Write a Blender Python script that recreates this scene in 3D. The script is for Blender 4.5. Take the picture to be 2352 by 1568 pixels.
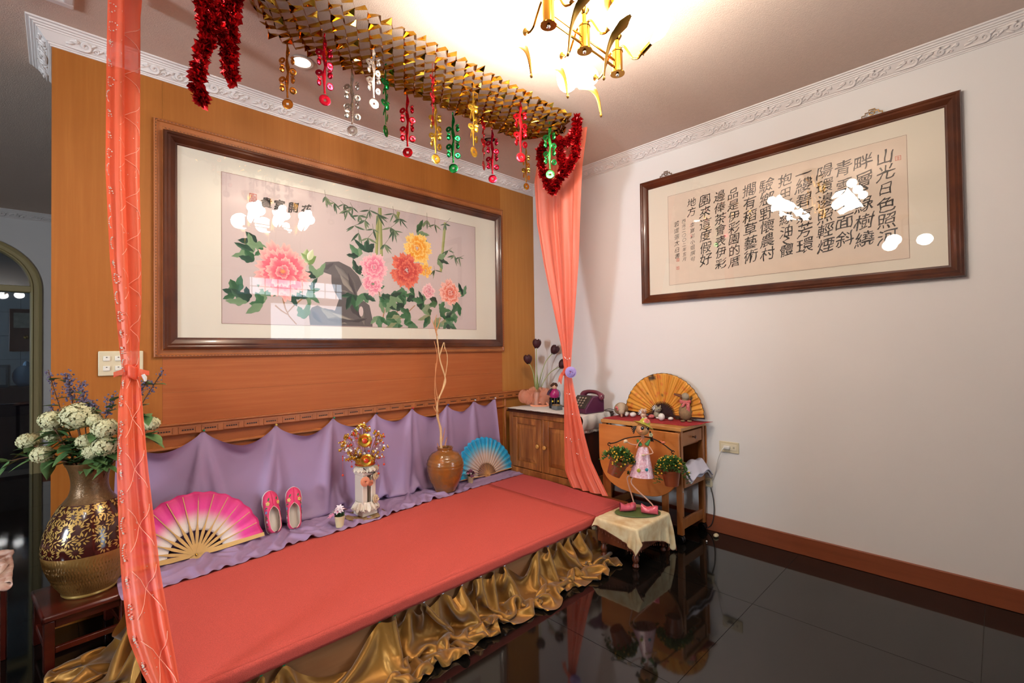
import bpy, bmesh, math, random
from mathutils import Vector, Matrix, Euler, noise
PI = math.pi
for o in list(bpy.data.objects): bpy.data.objects.remove(o)
S = bpy.context.scene; COL = S.collection
R = random.Random(7)

# ---------------------------------------------------------------- camera
F_PX, YAW, PIT, ROLL = 1081.44, 0.802843804, 0.0159346450, -0.0129265594
CAM = Vector((-3.21175534, -3.01841226, 1.25))
dv = Vector((math.cos(YAW)*math.cos(PIT), math.sin(YAW)*math.cos(PIT), math.sin(PIT)))
rv = Vector((math.sin(YAW), -math.cos(YAW), 0)); uv = rv.cross(dv)
r2 = rv*math.cos(ROLL)+uv*math.sin(ROLL); u2 = -rv*math.sin(ROLL)+uv*math.cos(ROLL)
cd = bpy.data.cameras.new('camera'); cam = bpy.data.objects.new('camera', cd); COL.objects.link(cam)
cd.sensor_width = 36; cd.sensor_fit = 'HORIZONTAL'; cd.lens = F_PX/2352*36; cd.clip_start = .05
mw = Matrix((r2, u2, -dv)).transposed().to_4x4(); mw.translation = CAM; cam.matrix_world = mw
S.camera = cam
# ---------------------------------------------------------------- world, daylight, exposure
w = bpy.data.worlds.new('sky'); S.world = w; w.use_nodes = True
w.node_tree.nodes['Background'].inputs[0].default_value = (.62, .76, 1, 1)
w.node_tree.nodes['Background'].inputs[1].default_value = 1.0
S.view_settings.view_transform = 'Standard'; S.view_settings.look = 'None'
S.view_settings.gamma = 1; S.view_settings.use_curve_mapping = False
S.view_settings.exposure = 0.5
S.cycles.use_denoising = True; S.cycles.use_light_tree = False; S.cycles.max_bounces = 6; S.cycles.transparent_max_bounces = 12; S.cycles.adaptive_threshold = .06; S.cycles.diffuse_bounces = 3; S.cycles.glossy_bounces = 3; S.cycles.transmission_bounces = 4
S.cycles.caustics_reflective = False; S.cycles.caustics_refractive = False
S.cycles.sample_clamp_indirect = 6
def area(name, loc, rot, sx, sy, power, col):
    l = bpy.data.lights.new(name, 'AREA'); l.shape = 'RECTANGLE'; l.size = sx; l.size_y = sy
    l.energy = power; l.color = col
    o = bpy.data.objects.new(name, l); COL.objects.link(o); o.location = loc; o.rotation_euler = rot
    return o
GLOBE_GLOW = 30.     # glow of the second ceiling light
DAY = (.78, .89, 1.0)
area('window_daylight_left', (-6.93, -1.95, 1.50), (0, -PI/2, 0), .9, .55, 108, DAY)      # through window_1
area('window_daylight_door', (.35, -6.46, 1.12), (PI/2, 0, 0), 1.4, 2.1, 40, DAY)          # through the glazed door
area('window_daylight_transom', (1.4, -6.46, 2.47), (PI/2, 0, 0), 4.2, .3, 22, DAY)       # through the transom windows
area('kitchen_fill_light', (-6.9, 5.0, 1.6), (0, -PI/2, 0), .8, .8, 60, DAY)          # added lamp to brighten the kitchen beyond the arch
# ---------------------------------------------------------------- helpers
def lin(h):
    if isinstance(h, str):
        h = h.lstrip('#'); h = [int(h[i:i+2], 16)/255 for i in (0, 2, 4)]
        return tuple(c/12.92 if c <= .04045 else ((c+.055)/1.055)**2.4 for c in h)
    return tuple(h)
MATS = {}
def mat(name, col, rough=.5, metal=0., var=None, bump=None, wood=None, coat=0., sheen=0., trans=0., attr=False, emit=0., alpha=1., spec=.5, sss=0., weave=None, translucent=0., col2=None):
    """procedural material: var=(scale,amount), bump=(scale,strength), wood=(scale vec, dark colour), weave=(scale,strength)"""
    if name in MATS: return MATS[name]
    m = bpy.data.materials.new(name); MATS[name] = m; m.use_nodes = True
    nt = m.node_tree; N = nt.nodes; L = nt.links; b = N['Principled BSDF']
    c = lin(col); b.inputs['Base Color'].default_value = (*c, 1)
    b.inputs['Roughness'].default_value = rough; b.inputs['Metallic'].default_value = metal
    b.inputs['Coat Weight'].default_value = coat; b.inputs['Coat Roughness'].default_value = .08
    b.inputs['Sheen Weight'].default_value = sheen; b.inputs['Transmission Weight'].default_value = trans
    b.inputs['Specular IOR Level'].default_value = spec; b.inputs['Alpha'].default_value = alpha
    if sss: b.inputs['Subsurface Weight'].default_value = sss; b.inputs['Subsurface Scale'].default_value = .01
    if emit: b.inputs['Emission Color'].default_value = (*c, 1); b.inputs['Emission Strength'].default_value = emit
    tc = N.new('ShaderNodeTexCoord'); src = None
    if attr:
        a = N.new('ShaderNodeVertexColor'); a.layer_name = 'Col'; src = a.outputs['Color']
    def mixc(fac, A, B, mode='MIX'):
        mx = N.new('ShaderNodeMix'); mx.data_type = 'RGBA'; mx.blend_type = mode
        if isinstance(fac, float): mx.inputs[0].default_value = fac
        else: L.new(fac, mx.inputs[0])
        for k, s in ((6, A), (7, B)):
            if isinstance(s, tuple): mx.inputs[k].default_value = (*s[:3], 1)
            else: L.new(s, mx.inputs[k])
        return mx.outputs[2]
    def nz(scale, detail=3, vec=None):
        n = N.new('ShaderNodeTexNoise'); n.inputs['Scale'].default_value = scale; n.inputs['Detail'].default_value = detail
        mp = N.new('ShaderNodeMapping'); L.new(tc.outputs['Object'], mp.inputs[0])
        if vec: mp.inputs['Scale'].default_value = vec
        L.new(mp.outputs[0], n.inputs['Vector']); return n.outputs['Fac']
    def ramp(f, a, bb):
        r = N.new('ShaderNodeMapRange'); r.inputs[1].default_value = a; r.inputs[2].default_value = bb; L.new(f, r.inputs[0]); return r.outputs[0]
    if wood:
        g = ramp(nz(1., 6, wood[0]), .32, .72); src = mixc(g, lin(wood[1]), src or c)
        if len(wood) > 2:
            g2 = ramp(nz(1., 4, tuple(v*wood[2] for v in wood[0])), .45, .62); src = mixc(g2, mixc(.55, src, lin(wood[1])), src)
    if var:
        f = ramp(nz(var[0], 4), .3, .7); dk = lin(col2) if col2 else tuple(x*(1-var[1]) for x in c)
        if src is None: src = mixc(f, dk, c)
        elif col2: src = mixc(f, src, dk)
        else:
            sc = N.new('ShaderNodeMapRange'); sc.inputs[3].default_value = 1-var[1]; L.new(f, sc.inputs[0])
            src = mixc(1., src, (sc.outputs[0]), 'MULTIPLY') if False else mixc(f, mixc(1., src, (1-var[1],)*3, 'MULTIPLY'), src)
    if src is not None: L.new(src, b.inputs['Base Color'])
    if bump or weave:
        bp = N.new('ShaderNodeBump')
        if bump: h = nz(bump[0], 4); bp.inputs['Strength'].default_value = bump[1]; bp.inputs['Distance'].default_value = bump[2] if len(bump) > 2 else .004
        else:
            wv = N.new('ShaderNodeTexWave'); wv.inputs['Scale'].default_value = weave[0]; wv.inputs['Distortion'].default_value = 1.5
            L.new(tc.outputs['Object'], wv.inputs['Vector']); h = wv.outputs['Fac']; bp.inputs['Strength'].default_value = weave[1]; bp.inputs['Distance'].default_value = .002
        L.new(h, bp.inputs['Height']); L.new(bp.outputs[0], b.inputs['Normal'])
    if translucent:
        t = N.new('ShaderNodeBsdfTranslucent'); t.inputs[0].default_value = (*c, 1)
        if src is not None: L.new(src, t.inputs[0])
        mx = N.new('ShaderNodeMixShader'); mx.inputs[0].default_value = translucent
        L.new(b.outputs[0], mx.inputs[1]); L.new(t.outputs[0], mx.inputs[2]); L.new(mx.outputs[0], N['Material Output'].inputs[0])
    return m
def sheer(name, col, cover, rough=.6):
    """woven voile: threads (diffuse + translucent) with open gaps between them"""
    m = bpy.data.materials.new(name); MATS[name] = m; m.use_nodes = True; nt = m.node_tree; N = nt.nodes; L = nt.links
    N.remove(N['Principled BSDF']); c = (*lin(col), 1)
    d = N.new('ShaderNodeBsdfDiffuse'); d.inputs[0].default_value = c
    t = N.new('ShaderNodeBsdfTranslucent'); t.inputs[0].default_value = c
    g = N.new('ShaderNodeBsdfGlossy'); g.inputs[0].default_value = (1, .8, .7, 1); g.inputs[1].default_value = .45
    tr = N.new('ShaderNodeBsdfTransparent')
    m1 = N.new('ShaderNodeMixShader'); m1.inputs[0].default_value = .35; L.new(d.outputs[0], m1.inputs[1]); L.new(t.outputs[0], m1.inputs[2])
    m0 = N.new('ShaderNodeMixShader'); m0.inputs[0].default_value = .05; L.new(m1.outputs[0], m0.inputs[1]); L.new(g.outputs[0], m0.inputs[2])
    m2 = N.new('ShaderNodeMixShader')
    n = N.new('ShaderNodeTexNoise'); n.inputs['Scale'].default_value = 9; r = N.new('ShaderNodeMapRange')
    r.inputs[3].default_value = cover-.06; r.inputs[4].default_value = cover+.06; L.new(n.outputs[0], r.inputs[0]); L.new(r.outputs[0], m2.inputs[0])
    L.new(tr.outputs[0], m2.inputs[1]); L.new(m0.outputs[0], m2.inputs[2]); L.new(m2.outputs[0], N['Material Output'].inputs[0])
    return m
def glass(name, tint=(1, 1, 1), gloss=1.0):
    """thin picture / window glass: clear with a Fresnel reflection"""
    m = bpy.data.materials.new(name); MATS[name] = m; m.use_nodes = True; nt = m.node_tree; N = nt.nodes; L = nt.links
    N.remove(N['Principled BSDF'])
    tr = N.new('ShaderNodeBsdfTransparent'); tr.inputs[0].default_value = (*tint, 1)
    g = N.new('ShaderNodeBsdfGlossy'); g.inputs[1].default_value = .015; g.inputs[0].default_value = (gloss,)*3+(1,)
    lw = N.new('ShaderNodeLayerWeight'); pw_ = N.new('ShaderNodeMath'); pw_.operation = 'POWER'; pw_.inputs[1].default_value = 5; L.new(lw.outputs['Facing'], pw_.inputs[0])
    fr = N.new('ShaderNodeMapRange'); fr.inputs[3].default_value = .045; fr.inputs[4].default_value = 1; L.new(pw_.outputs[0], fr.inputs[0])
    mx = N.new('ShaderNodeMixShader'); L.new(fr.outputs[0], mx.inputs[0]); L.new(tr.outputs[0], mx.inputs[1]); L.new(g.outputs[0], mx.inputs[2])
    L.new(mx.outputs[0], N['Material Output'].inputs[0]); return m

class MB:
    def __init__(s): s.v = []; s.f = []; s.c = []; s.m = Matrix.Identity(4); s.col = None; s.fm = []; s.mi = 0
    def at(s, loc=(0, 0, 0), rot=(0, 0, 0), sc=(1, 1, 1)):
        if isinstance(sc, (int, float)): sc = (sc,)*3
        s.m = Matrix.LocRotScale(Vector(loc), Euler(rot), Vector(sc)); return s
    def fr(s, o, x, y, z): s.m = Matrix((x, y, z)).transposed().to_4x4(); s.m.translation = o; return s
    def av(s, p): s.v.append(s.m @ Vector(p)); s.c.append(s.col or (1, 1, 1)); return len(s.v)-1
    def af(s, *f): s.f.append(f); s.fm.append(s.mi)
    def box(s, x0, x1, y0, y1, z0, z1):
        i = [s.av((x, y, z)) for z in (z0, z1) for (x, y) in ((x0, y0), (x1, y0), (x1, y1), (x0, y1))]
        for q in ((3, 2, 1, 0), (4, 5, 6, 7), (0, 1, 5, 4), (1, 2, 6, 5), (2, 3, 7, 6), (3, 0, 4, 7)): s.af(*[i[k] for k in q])
        return s
    def cbox(s, c, d): return s.box(c[0]-d[0]/2, c[0]+d[0]/2, c[1]-d[1]/2, c[1]+d[1]/2, c[2]-d[2]/2, c[2]+d[2]/2)
    def lathe(s, prof, n=24, a0=0, a1=2*PI, cap=True, sx=1, sy=1):
        full = abs(a1-a0-2*PI) < 1e-6; k = n if full else n+1; rows = []
        for r, z in prof: rows.append([s.av((r*math.cos(a0+(a1-a0)*j/n)*sx, r*math.sin(a0+(a1-a0)*j/n)*sy, z)) for j in range(k)])
        for a, b in zip(rows, rows[1:]):
            for j in range(n): s.af(a[j], a[(j+1) % k], b[(j+1) % k], b[j])
        if cap and full:
            if prof[0][0] > 1e-5: s.af(*rows[0][::-1])
            if prof[-1][0] > 1e-5: s.af(*rows[-1])
        return s
    def tube(s, pts, r, n=8, closed=False, flat=None):
        pts = [Vector(p) for p in pts]; m = len(pts); rr = r if isinstance(r, (list, tuple)) else [r]*m
        rows = []; ref = None
        for i, p in enumerate(pts):
            a = pts[(i-1) % m] if closed or i > 0 else p; b = pts[(i+1) % m] if closed or i < m-1 else p
            t = (b-a); t = t.normalized() if t.length > 1e-9 else Vector((0, 0, 1))
            if ref is None: ref = t.orthogonal().normalized()
            ref = (ref-t*ref.dot(t)); ref = ref.normalized() if ref.length > 1e-6 else t.orthogonal().normalized()
            bn = t.cross(ref); rows.append([s.av(p+ref*math.cos(2*PI*j/n)*rr[i]+bn*math.sin(2*PI*j/n)*rr[i]*(flat or 1)) for j in range(n)])
        for i in range(m if closed else m-1):
            a, b = rows[i], rows[(i+1) % m]
            for j in range(n): s.af(a[j], a[(j+1) % n], b[(j+1) % n], b[j])
        if not closed: s.af(*rows[0][::-1]); s.af(*rows[-1])
        return s
    def grid(s, fn, nu, nv, cu=False, cv=False, colfn=None):
        ku = nu if cu else nu+1; kv = nv if cv else nv+1; ix = []
        for i in range(ku):
            row = []
            for j in range(kv):
                if colfn: s.col = colfn(i/nu, j/nv)
                row.append(s.av(fn(i/nu, j/nv)))
            ix.append(row)
        for i in range(nu):
            for j in range(nv): s.af(ix[i][j], ix[(i+1) % ku][j], ix[(i+1) % ku][(j+1) % kv], ix[i][(j+1) % kv])
        return s
    def ell(s, c, r, nu=12, nv=8):
        if isinstance(r, (int, float)): r = (r, r, r)
        top = s.av((c[0], c[1], c[2]+r[2])); rows = []
        for i in range(1, nv):
            a = PI*i/nv; rows.append([s.av((c[0]+r[0]*math.sin(a)*math.cos(2*PI*j/nu), c[1]+r[1]*math.sin(a)*math.sin(2*PI*j/nu), c[2]+r[2]*math.cos(a))) for j in range(nu)])
        bot = s.av((c[0], c[1], c[2]-r[2]))
        for j in range(nu): s.af(top, rows[0][j], rows[0][(j+1) % nu]); s.af(bot, rows[-1][(j+1) % nu], rows[-1][j])
        for a, b in zip(rows, rows[1:]):
            for j in range(nu): s.af(a[j], b[j], b[(j+1) % nu], a[(j+1) % nu])
        return s
    def prism(s, pts, z0, z1):
        a = [s.av((p[0], p[1], z0)) for p in pts]; b = [s.av((p[0], p[1], z1)) for p in pts]; n = len(pts)
        s.af(*a[::-1]); s.af(*b)
        for i in range(n): s.af(a[i], a[(i+1) % n], b[(i+1) % n], b[i])
        return s
    def fan(s, c, pts):
        k = s.av(c); q = [s.av(p) for p in pts]
        for a, b in zip(q, q[1:]): s.af(k, a, b)
        return s
    def sweep(s, prof, p0, p1, out, up=(0, 0, 1), m0=0., m1=0.):
        """extrude profile [(out,up)] from p0 to p1; m0/m1 = mitre: shift of each end along the run per unit 'out'"""
        p0 = Vector(p0); p1 = Vector(p1); d = (p1-p0).normalized(); out = Vector(out); up = Vector(up)
        a = [s.av(p0+out*o+up*z+d*(m0*o)) for o, z in prof]; b = [s.av(p1+out*o+up*z+d*(m1*o)) for o, z in prof]; n = len(prof)
        for i in range(n): s.af(a[i], a[(i+1) % n], b[(i+1) % n], b[i])
        s.af(*a[::-1]); s.af(*b); return s
    def mesh(s, name, angle=40, smooth=True):
        me = bpy.data.meshes.new(name); me.from_pydata([tuple(v) for v in s.v], [], s.f)
        if s.c and any(c != (1, 1, 1) for c in s.c):
            ca = me.color_attributes.new('Col', 'FLOAT_COLOR', 'POINT')
            for i, c in enumerate(s.c): ca.data[i].color = (*c[:3], 1)
        if smooth:
            me.polygons.foreach_set('use_smooth', [True]*len(me.polygons)); me.set_sharp_from_angle(angle=math.radians(angle))
        if any(s.fm): me.polygons.foreach_set('material_index', s.fm)
        me.validate(); me.update(); return me
    def build(s, name, m, parent=None, bevel=0., angle=40, smooth=True, solid=0., sub=0, fix=True, label=None, seg=2):
        me = s.mesh(name, angle, smooth)
        if fix:
            bm = bmesh.new(); bm.from_mesh(me); bmesh.ops.recalc_face_normals(bm, faces=bm.faces); bm.to_mesh(me); bm.free()
        return link(name, me, m, parent, bevel, solid, sub, label, seg)
def link(name, me, m, parent=None, bevel=0., solid=0., sub=0, label=None, seg=2):
    o = bpy.data.objects.new(name, me); COL.objects.link(o)
    if m is not None and not me.materials:
        for q in (m if isinstance(m, (list, tuple)) else [m]): me.materials.append(q)
    if parent is not None: o.parent = parent
    if sub: md = o.modifiers.new('sub', 'SUBSURF'); md.levels = md.render_levels = sub
    if solid: md = o.modifiers.new('solid', 'SOLIDIFY'); md.thickness = abs(solid); md.offset = 0 if solid > 0 else -1
    if bevel: md = o.modifiers.new('bevel', 'BEVEL'); md.width = bevel; md.segments = seg; md.limit_method = 'ANGLE'; md.angle_limit = math.radians(35)
    if label: o['label'] = label
    return o
def tag(o, label, cat, group=None):
    o['label'] = label; o['category'] = cat
    if group: o['group'] = group
    return o
def thing(name, label, cat, loc=(0, 0, 0), rz=0., group=None, rot=None, sc=1.):
    o = bpy.data.objects.new(name, None); COL.objects.link(o); o.empty_display_size = .05
    o.location = loc; o.rotation_euler = rot or (0, 0, rz); o.scale = (sc,)*3
    return tag(o, label, cat, group)
def struct_(o): o['kind'] = 'structure'; return o
def kids(o): return [c for c in COL.objects if c.parent == o]
def dup(root, loc, rz=None, label=None, sc=None, rot=None):
    def cp(o, par):
        c = o.copy(); COL.objects.link(c); c.parent = par
        for k in kids(o): cp(k, c)
        return c
    r = cp(root, None); r.location = loc
    if rz is not None: r.rotation_euler = (0, 0, rz)
    if rot: r.rotation_euler = rot
    if sc: r.scale = (sc,)*3
    if label: r['label'] = label
    return r
def lerp(a, b, t): return a+(b-a)*t
def sm(t): t = max(0, min(1, t)); return t*t*(3-2*t)
def interp(tab, x):
    if x <= tab[0][0]: return tab[0][1]
    for (a, b), (c, d) in zip(tab, tab[1:]):
        if x <= c: return b+(d-b)*(x-a)/(c-a)
    return tab[-1][1]
def smooth_path(pts, n=8):
    """Catmull-Rom through pts"""
    P = [Vector(p) for p in pts]; out = []
    for i in range(len(P)-1):
        a, b, c, d = P[max(i-1, 0)], P[i], P[i+1], P[min(i+2, len(P)-1)]
        for k in range(n):
            t = k/n; out.append(.5*((2*b)+(c-a)*t+(2*a-5*b+4*c-d)*t*t+(3*b-a-3*c+d)*t**3))
    return out+[P[-1]]
def mixv(a, b, t): return tuple(lerp(x, y, t) for x, y in zip(a, b))
def nz3(x, y=0, z=0): return noise.noise(Vector((x, y, z)))
# ---------------------------------------------------------------- the setting
CEIL, COR = 2.755, 2.676
M_wall = mat('white_plaster', '#e4e0dd', .75, bump=(420, .12, .002), var=(1.2, .03))
M_ceil = mat('stippled_ceiling_paint', '#dcc4b3', .85, bump=(230, .5, .003), var=(60, .05))
M_cor = mat('cornice_plaster', '#e2dad6', .6)
M_gran = mat('black_granite', '#0b0a09', .05, var=(260, .5), col2='#17130f', spec=.5)
M_joint = mat('dark_floor_joint', '#2b2723', .6)
M_oakv = mat('orange_veneer_upright', '#a9682a', .5, wood=((42, 42, 1.6), '#9e5d20', 2.4), spec=.3)
M_oakh = mat('orange_veneer_level', '#ad6434', .5, wood=((1.5, 40, 46), '#a35729', 2.4), spec=.3)
M_oakp = mat('pale_orange_veneer', '#b9803f', .5, wood=((36, 36, 1.6), '#ae7233', 2.2), spec=.3)
M_mould = mat('orange_moulding', '#b06a36', .42, wood=((8, 8, 8), '#a05a2a'))
M_inlay = mat('dark_wood_inlay', '#2a1206', .5)
M_base = mat('brown_skirting', '#8d4a2c', .45, wood=((20, 1.3, 20), '#7a3c20'))
M_brownframe = None

fl = struct_(MB().box(-7, 4.5, -6.5, 6.2, -.08, -.003).build('floor', M_joint))
tm = MB().box(-.3915, .3915, -.3915, .3915, -.02, 0).mesh('floor_tile', smooth=False); tm.materials.append(M_gran)
for i in range(9):
    for j in range(-6, 9):
        x = -.3925-.785*i; y = -2.16+.3925+.785*(j)
        if y > 4.0 or y < -6.1: continue
        link('floor_tile', tm, None, fl).location = (x, y, 0)
struct_(MB().box(-7, 4.5, -6.5, 6.2, CEIL, CEIL+.1).build('ceiling', M_ceil))
struct_(MB().box(0, .14, -4.2, 6.2, 0, CEIL).build('wall_right', M_wall))
struct_(MB().box(.14, 4.5, -4.2, -4.06, 0, CEIL).build('wall_return', M_wall))
struct_(MB().box(4.5, 4.6, -6.5, -4.06, 0, CEIL).build('wall_side', M_wall))
# left wall with a small window
g = MB().box(-7.12, -7, -6.5, -2.24, 0, CEIL).box(-7.12, -7, -1.66, 6.2, 0, CEIL).box(-7.12, -7, -2.24, -1.66, 0, 1.04).box(-7.12, -7, -2.24, -1.66, 1.96, CEIL)
struct_(g.build('wall_left', M_wall))
struct_(MB().box(-4.7, -4.58, -6.5, -1.85, 0, CEIL).build('light_stop_wall', M_wall))      # unseen wall added to keep window light off the right wall's near end
M_wht = mat('white_painted_wood', '#d8d4cc', .5); M_glz = glass('window_glass')
w1 = struct_(MB().box(-7.06, -7.04, -2.24, -1.66, 1.04, 1.96).build('window_1', M_glz))
MB().box(-7.07, -6.99, -2.24, -2.20, 1.04, 1.96).box(-7.07, -6.99, -1.70, -1.66, 1.04, 1.96).box(-7.07, -6.99, -2.24, -1.66, 1.04, 1.08).box(-7.07, -6.99, -2.24, -1.66, 1.92, 1.96).build('window_frame', M_wht, w1)
# front wall with glazed door and transom windows
g = MB().box(-7, -.9, -6.62, -6.5, 0, CEIL).box(3.6, 4.6, -6.62, -6.5, 0, CEIL).box(-.9, 3.6, -6.62, -6.5, 2.63, CEIL).box(-.9, 3.6, -6.62, -6.5, 2.19, 2.3)
g.box(-.9, -.38, -6.62, -6.5, 0, 2.19).box(1.08, 3.6, -6.62, -6.5, 0, 2.19); struct_(g.build('wall_front', M_wall))
d1 = struct_(MB().box(-.38, 1.08, -6.57, -6.55, 0, 2.19).build('door_1', M_glz))
g = MB()
for x in (-.38, .30, .35, 1.03): g.box(x, x+.05, -6.58, -6.53, 0, 2.19)
g.box(-.38, 1.08, -6.58, -6.53, 0, .1).box(-.38, 1.08, -6.58, -6.53, 2.13, 2.19); g.build('door_frame', M_wht, d1)
w3 = struct_(MB().box(-6.99, -6.975, 4.58, 5.42, 1.18, 2.02).build('added_kitchen_window', M_glz))  # pane and frame added on the solid wall to go with the kitchen fill lamp
MB().box(-6.995, -6.955, 4.55, 4.6, 1.15, 2.05).box(-6.995, -6.955, 5.4, 5.45, 1.15, 2.05).box(-6.995, -6.955, 4.55, 5.45, 1.15, 1.2).box(-6.995, -6.955, 4.55, 5.45, 2.0, 2.05).build('window_frame', M_wht, w3)
w2 = struct_(MB().box(-.9, 3.6, -6.57, -6.55, 2.3, 2.63).build('window_2', M_glz))
g = MB()
for k in range(21): g.box(-.9+.223*k, -.89+.223*k, -6.46, -6.44, 2.3, 2.63)
for z in (2.3, 2.46, 2.625): g.box(-.9, 3.6, -6.46, -6.44, z-.006, z+.006)
g.build('window_grille', M_wht, w2)

# panelled partition
pw = struct_(MB().box(-3.233, 0, .012, .42, 0, CEIL).build('wall_back', M_oakv))
def panel(x0, x1, z0, z1, m): MB().box(x0+.0003, x1-.0003, 0, .012, z0+.0003, z1-.0003).build('veneer_panel', m, pw)
panel(-3.233, -2.82, .83, CEIL, M_oakv); panel(-.42, 0, .83, CEIL, M_oakp)
panel(-2.82, -2.0, 2.44, CEIL, M_oakv); panel(-2.0, -1.2, 2.44, CEIL, M_oakv); panel(-1.2, -.42, 2.44, CEIL, M_oakv)
panel(-2.82, -.42, 1.045, 2.44, M_oakh); panel(-2.82, -.42, .83, 1.045, M_oakh)
panel(-3.233, -2.82, 0, .83, M_oakv); panel(-2.82, -.42, 0, .83, M_oakh); panel(-.42, 0, 0, .83, M_oakp)
# moulding round the picture, with its stitched inlay line
tr = struct_(MB().build('trim_1', M_mould)) if False else None
x0, x1, z0, z1 = -2.857, -.405, 1.230, 2.470
prof = [(0, 0), (.016, 0), (.02, .004), (.02, .012), (.013, .016), (.013, .036), (.02, .04), (.02, .05), (0, .05)]
g = MB()
for a, b, inn in (((x0, 0, z0), (x1, 0, z0), (0, 0, 1)), ((x1, 0, z0), (x1, 0, z1), (-1, 0, 0)), ((x1, 0, z1), (x0, 0, z1), (0, 0, -1)), ((x0, 0, z1), (x0, 0, z0), (1, 0, 0))):
    a = Vector(a); b = Vector(b); d = (b-a).normalized(); inn = Vector(inn)
    A = [g.av(a+Vector((0, -o, 0))+inn*q+d*q) for o, q in prof]; B = [g.av(b+Vector((0, -o, 0))+inn*q-d*q) for o, q in prof]
    n = len(prof)
    for i in range(n): g.af(A[i], A[(i+1) % n], B[(i+1) % n], B[i])
t1 = struct_(g.build('trim_1', M_mould, angle=25))
g = MB()
def dashes(g, p, q, inn, off, y, ln=.009, gap=.007, wd=.0022):
    p = Vector(p); q = Vector(q); d = (q-p).normalized(); L = (q-p).length; inn = Vector(inn); t = off
    while t < L-off:
        c = p+d*(t+ln/2)+inn*off; e = d*ln+inn*wd; g.cbox((c.x, y, c.z), (abs(e.x), .0012, abs(e.z))); t += ln+gap
for off in (.008, .045):
    dashes(g, (x0, 0, z0), (x1, 0, z0), (0, 0, 1), off, -.0205); dashes(g, (x0, 0, z1), (x1, 0, z1), (0, 0, -1), off, -.0205)
    dashes(g, (x0, 0, z0), (x0, 0, z1), (1, 0, 0), off, -.0205); dashes(g, (x1, 0, z0), (x1, 0, z1), (-1, 0, 0), off, -.0205)
o = g.build('inlay_stitching', M_inlay, t1, smooth=False); o['kind'] = 'stuff'
# dado rail with stamped blocks
rl = struct_(MB().sweep([(0, 0), (.02, 0), (.026, .006), (.026, .05), (.036, .056), (.036, .063), (0, .063)], (-2.97, 0, .82), (0, 0, .82), (0, -1, 0)).build('trim_2', M_mould, angle=25))
g = MB(); gi = MB()
for a, b, c, d in ((-.04, .04, .008, .012), (-.04, .04, .038, .042), (-.04, -.036, .008, .042), (.036, .04, .008, .042)): g.box(a, b, -.0295, -.025, c, d)
for k in range(5): gi.box(-.026+.0112*k, -.018+.0112*k, -.0275, -.025, .0215, .0285)
gm, im = g.mesh('rail_block', smooth=False), gi.mesh('block_inlay', smooth=False); gm.materials.append(M_mould); im.materials.append(M_inlay)
k = 0
while -2.92+.1025*k < -.04:
    b = link('rail_block', gm, None, rl); b.location = (-2.92+.1025*k, 0, .82); i = link('block_inlay', im, None, b); k += 1
for nm, a, b in (('trim_3', (-2.97, 0, .745), (-.40, 0, .745)),): struct_(MB().sweep([(0, 0), (.01, 0), (.016, .006), (.016, .012), (.008, .018), (0, .018)], a, b, (0, -1, 0)).build(nm, M_mould, angle=25))
struct_(MB().box(-.405, -.388, -.014, 0, 0, .82).build('trim_4', M_mould, bevel=.004))
struct_(MB().box(-.016, 0, -4.2, -.01, 0, .107).build('baseboard_right', M_base, bevel=.003))

# cornice with scroll relief
CP = [(0, 0), (.005, 0), (.006, .006), (.011, .007), (.013, .014), (.017, .015), (.047, .049), (.051, .050), (.053, .056), (.060, .057), (.062, .063), (.070, .064), (.073, .071), (.083, .072), (.085, .079), (0, .079)]
def scroll_mesh():
    g = MB()
    def spiral(cx, cy, r0, a0, turns, sgn, w, tail):
        pts = []; n = 22
        for i in range(n+1):
            t = i/n; a = a0+sgn*turns*2*PI*t; r = r0*(1-.86*t); pts.append((cx+r*math.cos(a), cy+r*math.sin(a), .0015))
        g.tube([(tail[0], tail[1], .001)]+pts, [w*.35]+[w*(1-.45*i/n) for i in range(n+1)], 6, flat=1.3)
    spiral(-.045, .002, .019, -PI*.5, 1.4, 1, .0075, (-.115, -.02)); spiral(.062, .002, .019, PI*.5, 1.4, 1, .0075, (.002, .016))
    for c in ((-.082, .012, .008, .6), (-.005, -.008, .009, 2.2), (.022, .012, .008, .4), (.1, -.010, .008, 2.6), (.118, .01, .006, 1.0)):
        spiral(c[0], c[1], c[2], c[3], 1.0, -1, .0052, (c[0]-.018, c[1]-.006))
    for a in ((-.02, .012, .5), (.04, -.014, -.5), (-.1, -.004, .2), (.085, .014, .3), (.012, 0, .8)):
        g.at((a[0], a[1], .001), (0, 0, a[2])).ell((0, 0, 0), (.016, .006, .006), 8, 5)
    g.at(); return g.mesh('scroll_ornament')
SCM = scroll_mesh(); SCM.materials.append(M_cor)
def cornice(name, p0, p1, out, m0, m1, n, s0=0., step=.262, z=COR):
    p0 = Vector((*p0, z)); p1 = Vector((*p1, z)); out = Vector((*out, 0)); d = (p1-p0).normalized()
    c = struct_(MB().sweep(CP, p0, p1, out, m0=m0, m1=m1).build(name, M_cor, angle=20))
    v = (out*.030+Vector((0, 0, .034))).normalized(); nrm = d.cross(v)
    if nrm.dot(out) < 0: nrm = -nrm
    for k in range(n):
        q = p0+d*(s0+step*k)+out*.0320+Vector((0, 0, .032)); o = link('scroll_ornament', SCM, None, c)
        m4 = Matrix((d, v, nrm)).transposed().to_4x4(); m4.translation = q; o.matrix_local = m4
    return c
cornice('cornice_back', (-3.233, 0), (0, 0), (0, -1), -1, -1, 12, .16)
cornice('cornice_right', (0, 0), (0, -4.2), (-1, 0), 1, 0, 16, .16)
cornice('cornice_end', (-3.233, .42), (-3.233, 0), (-1, 0), 0, 1, 2, .10, .2)
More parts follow.
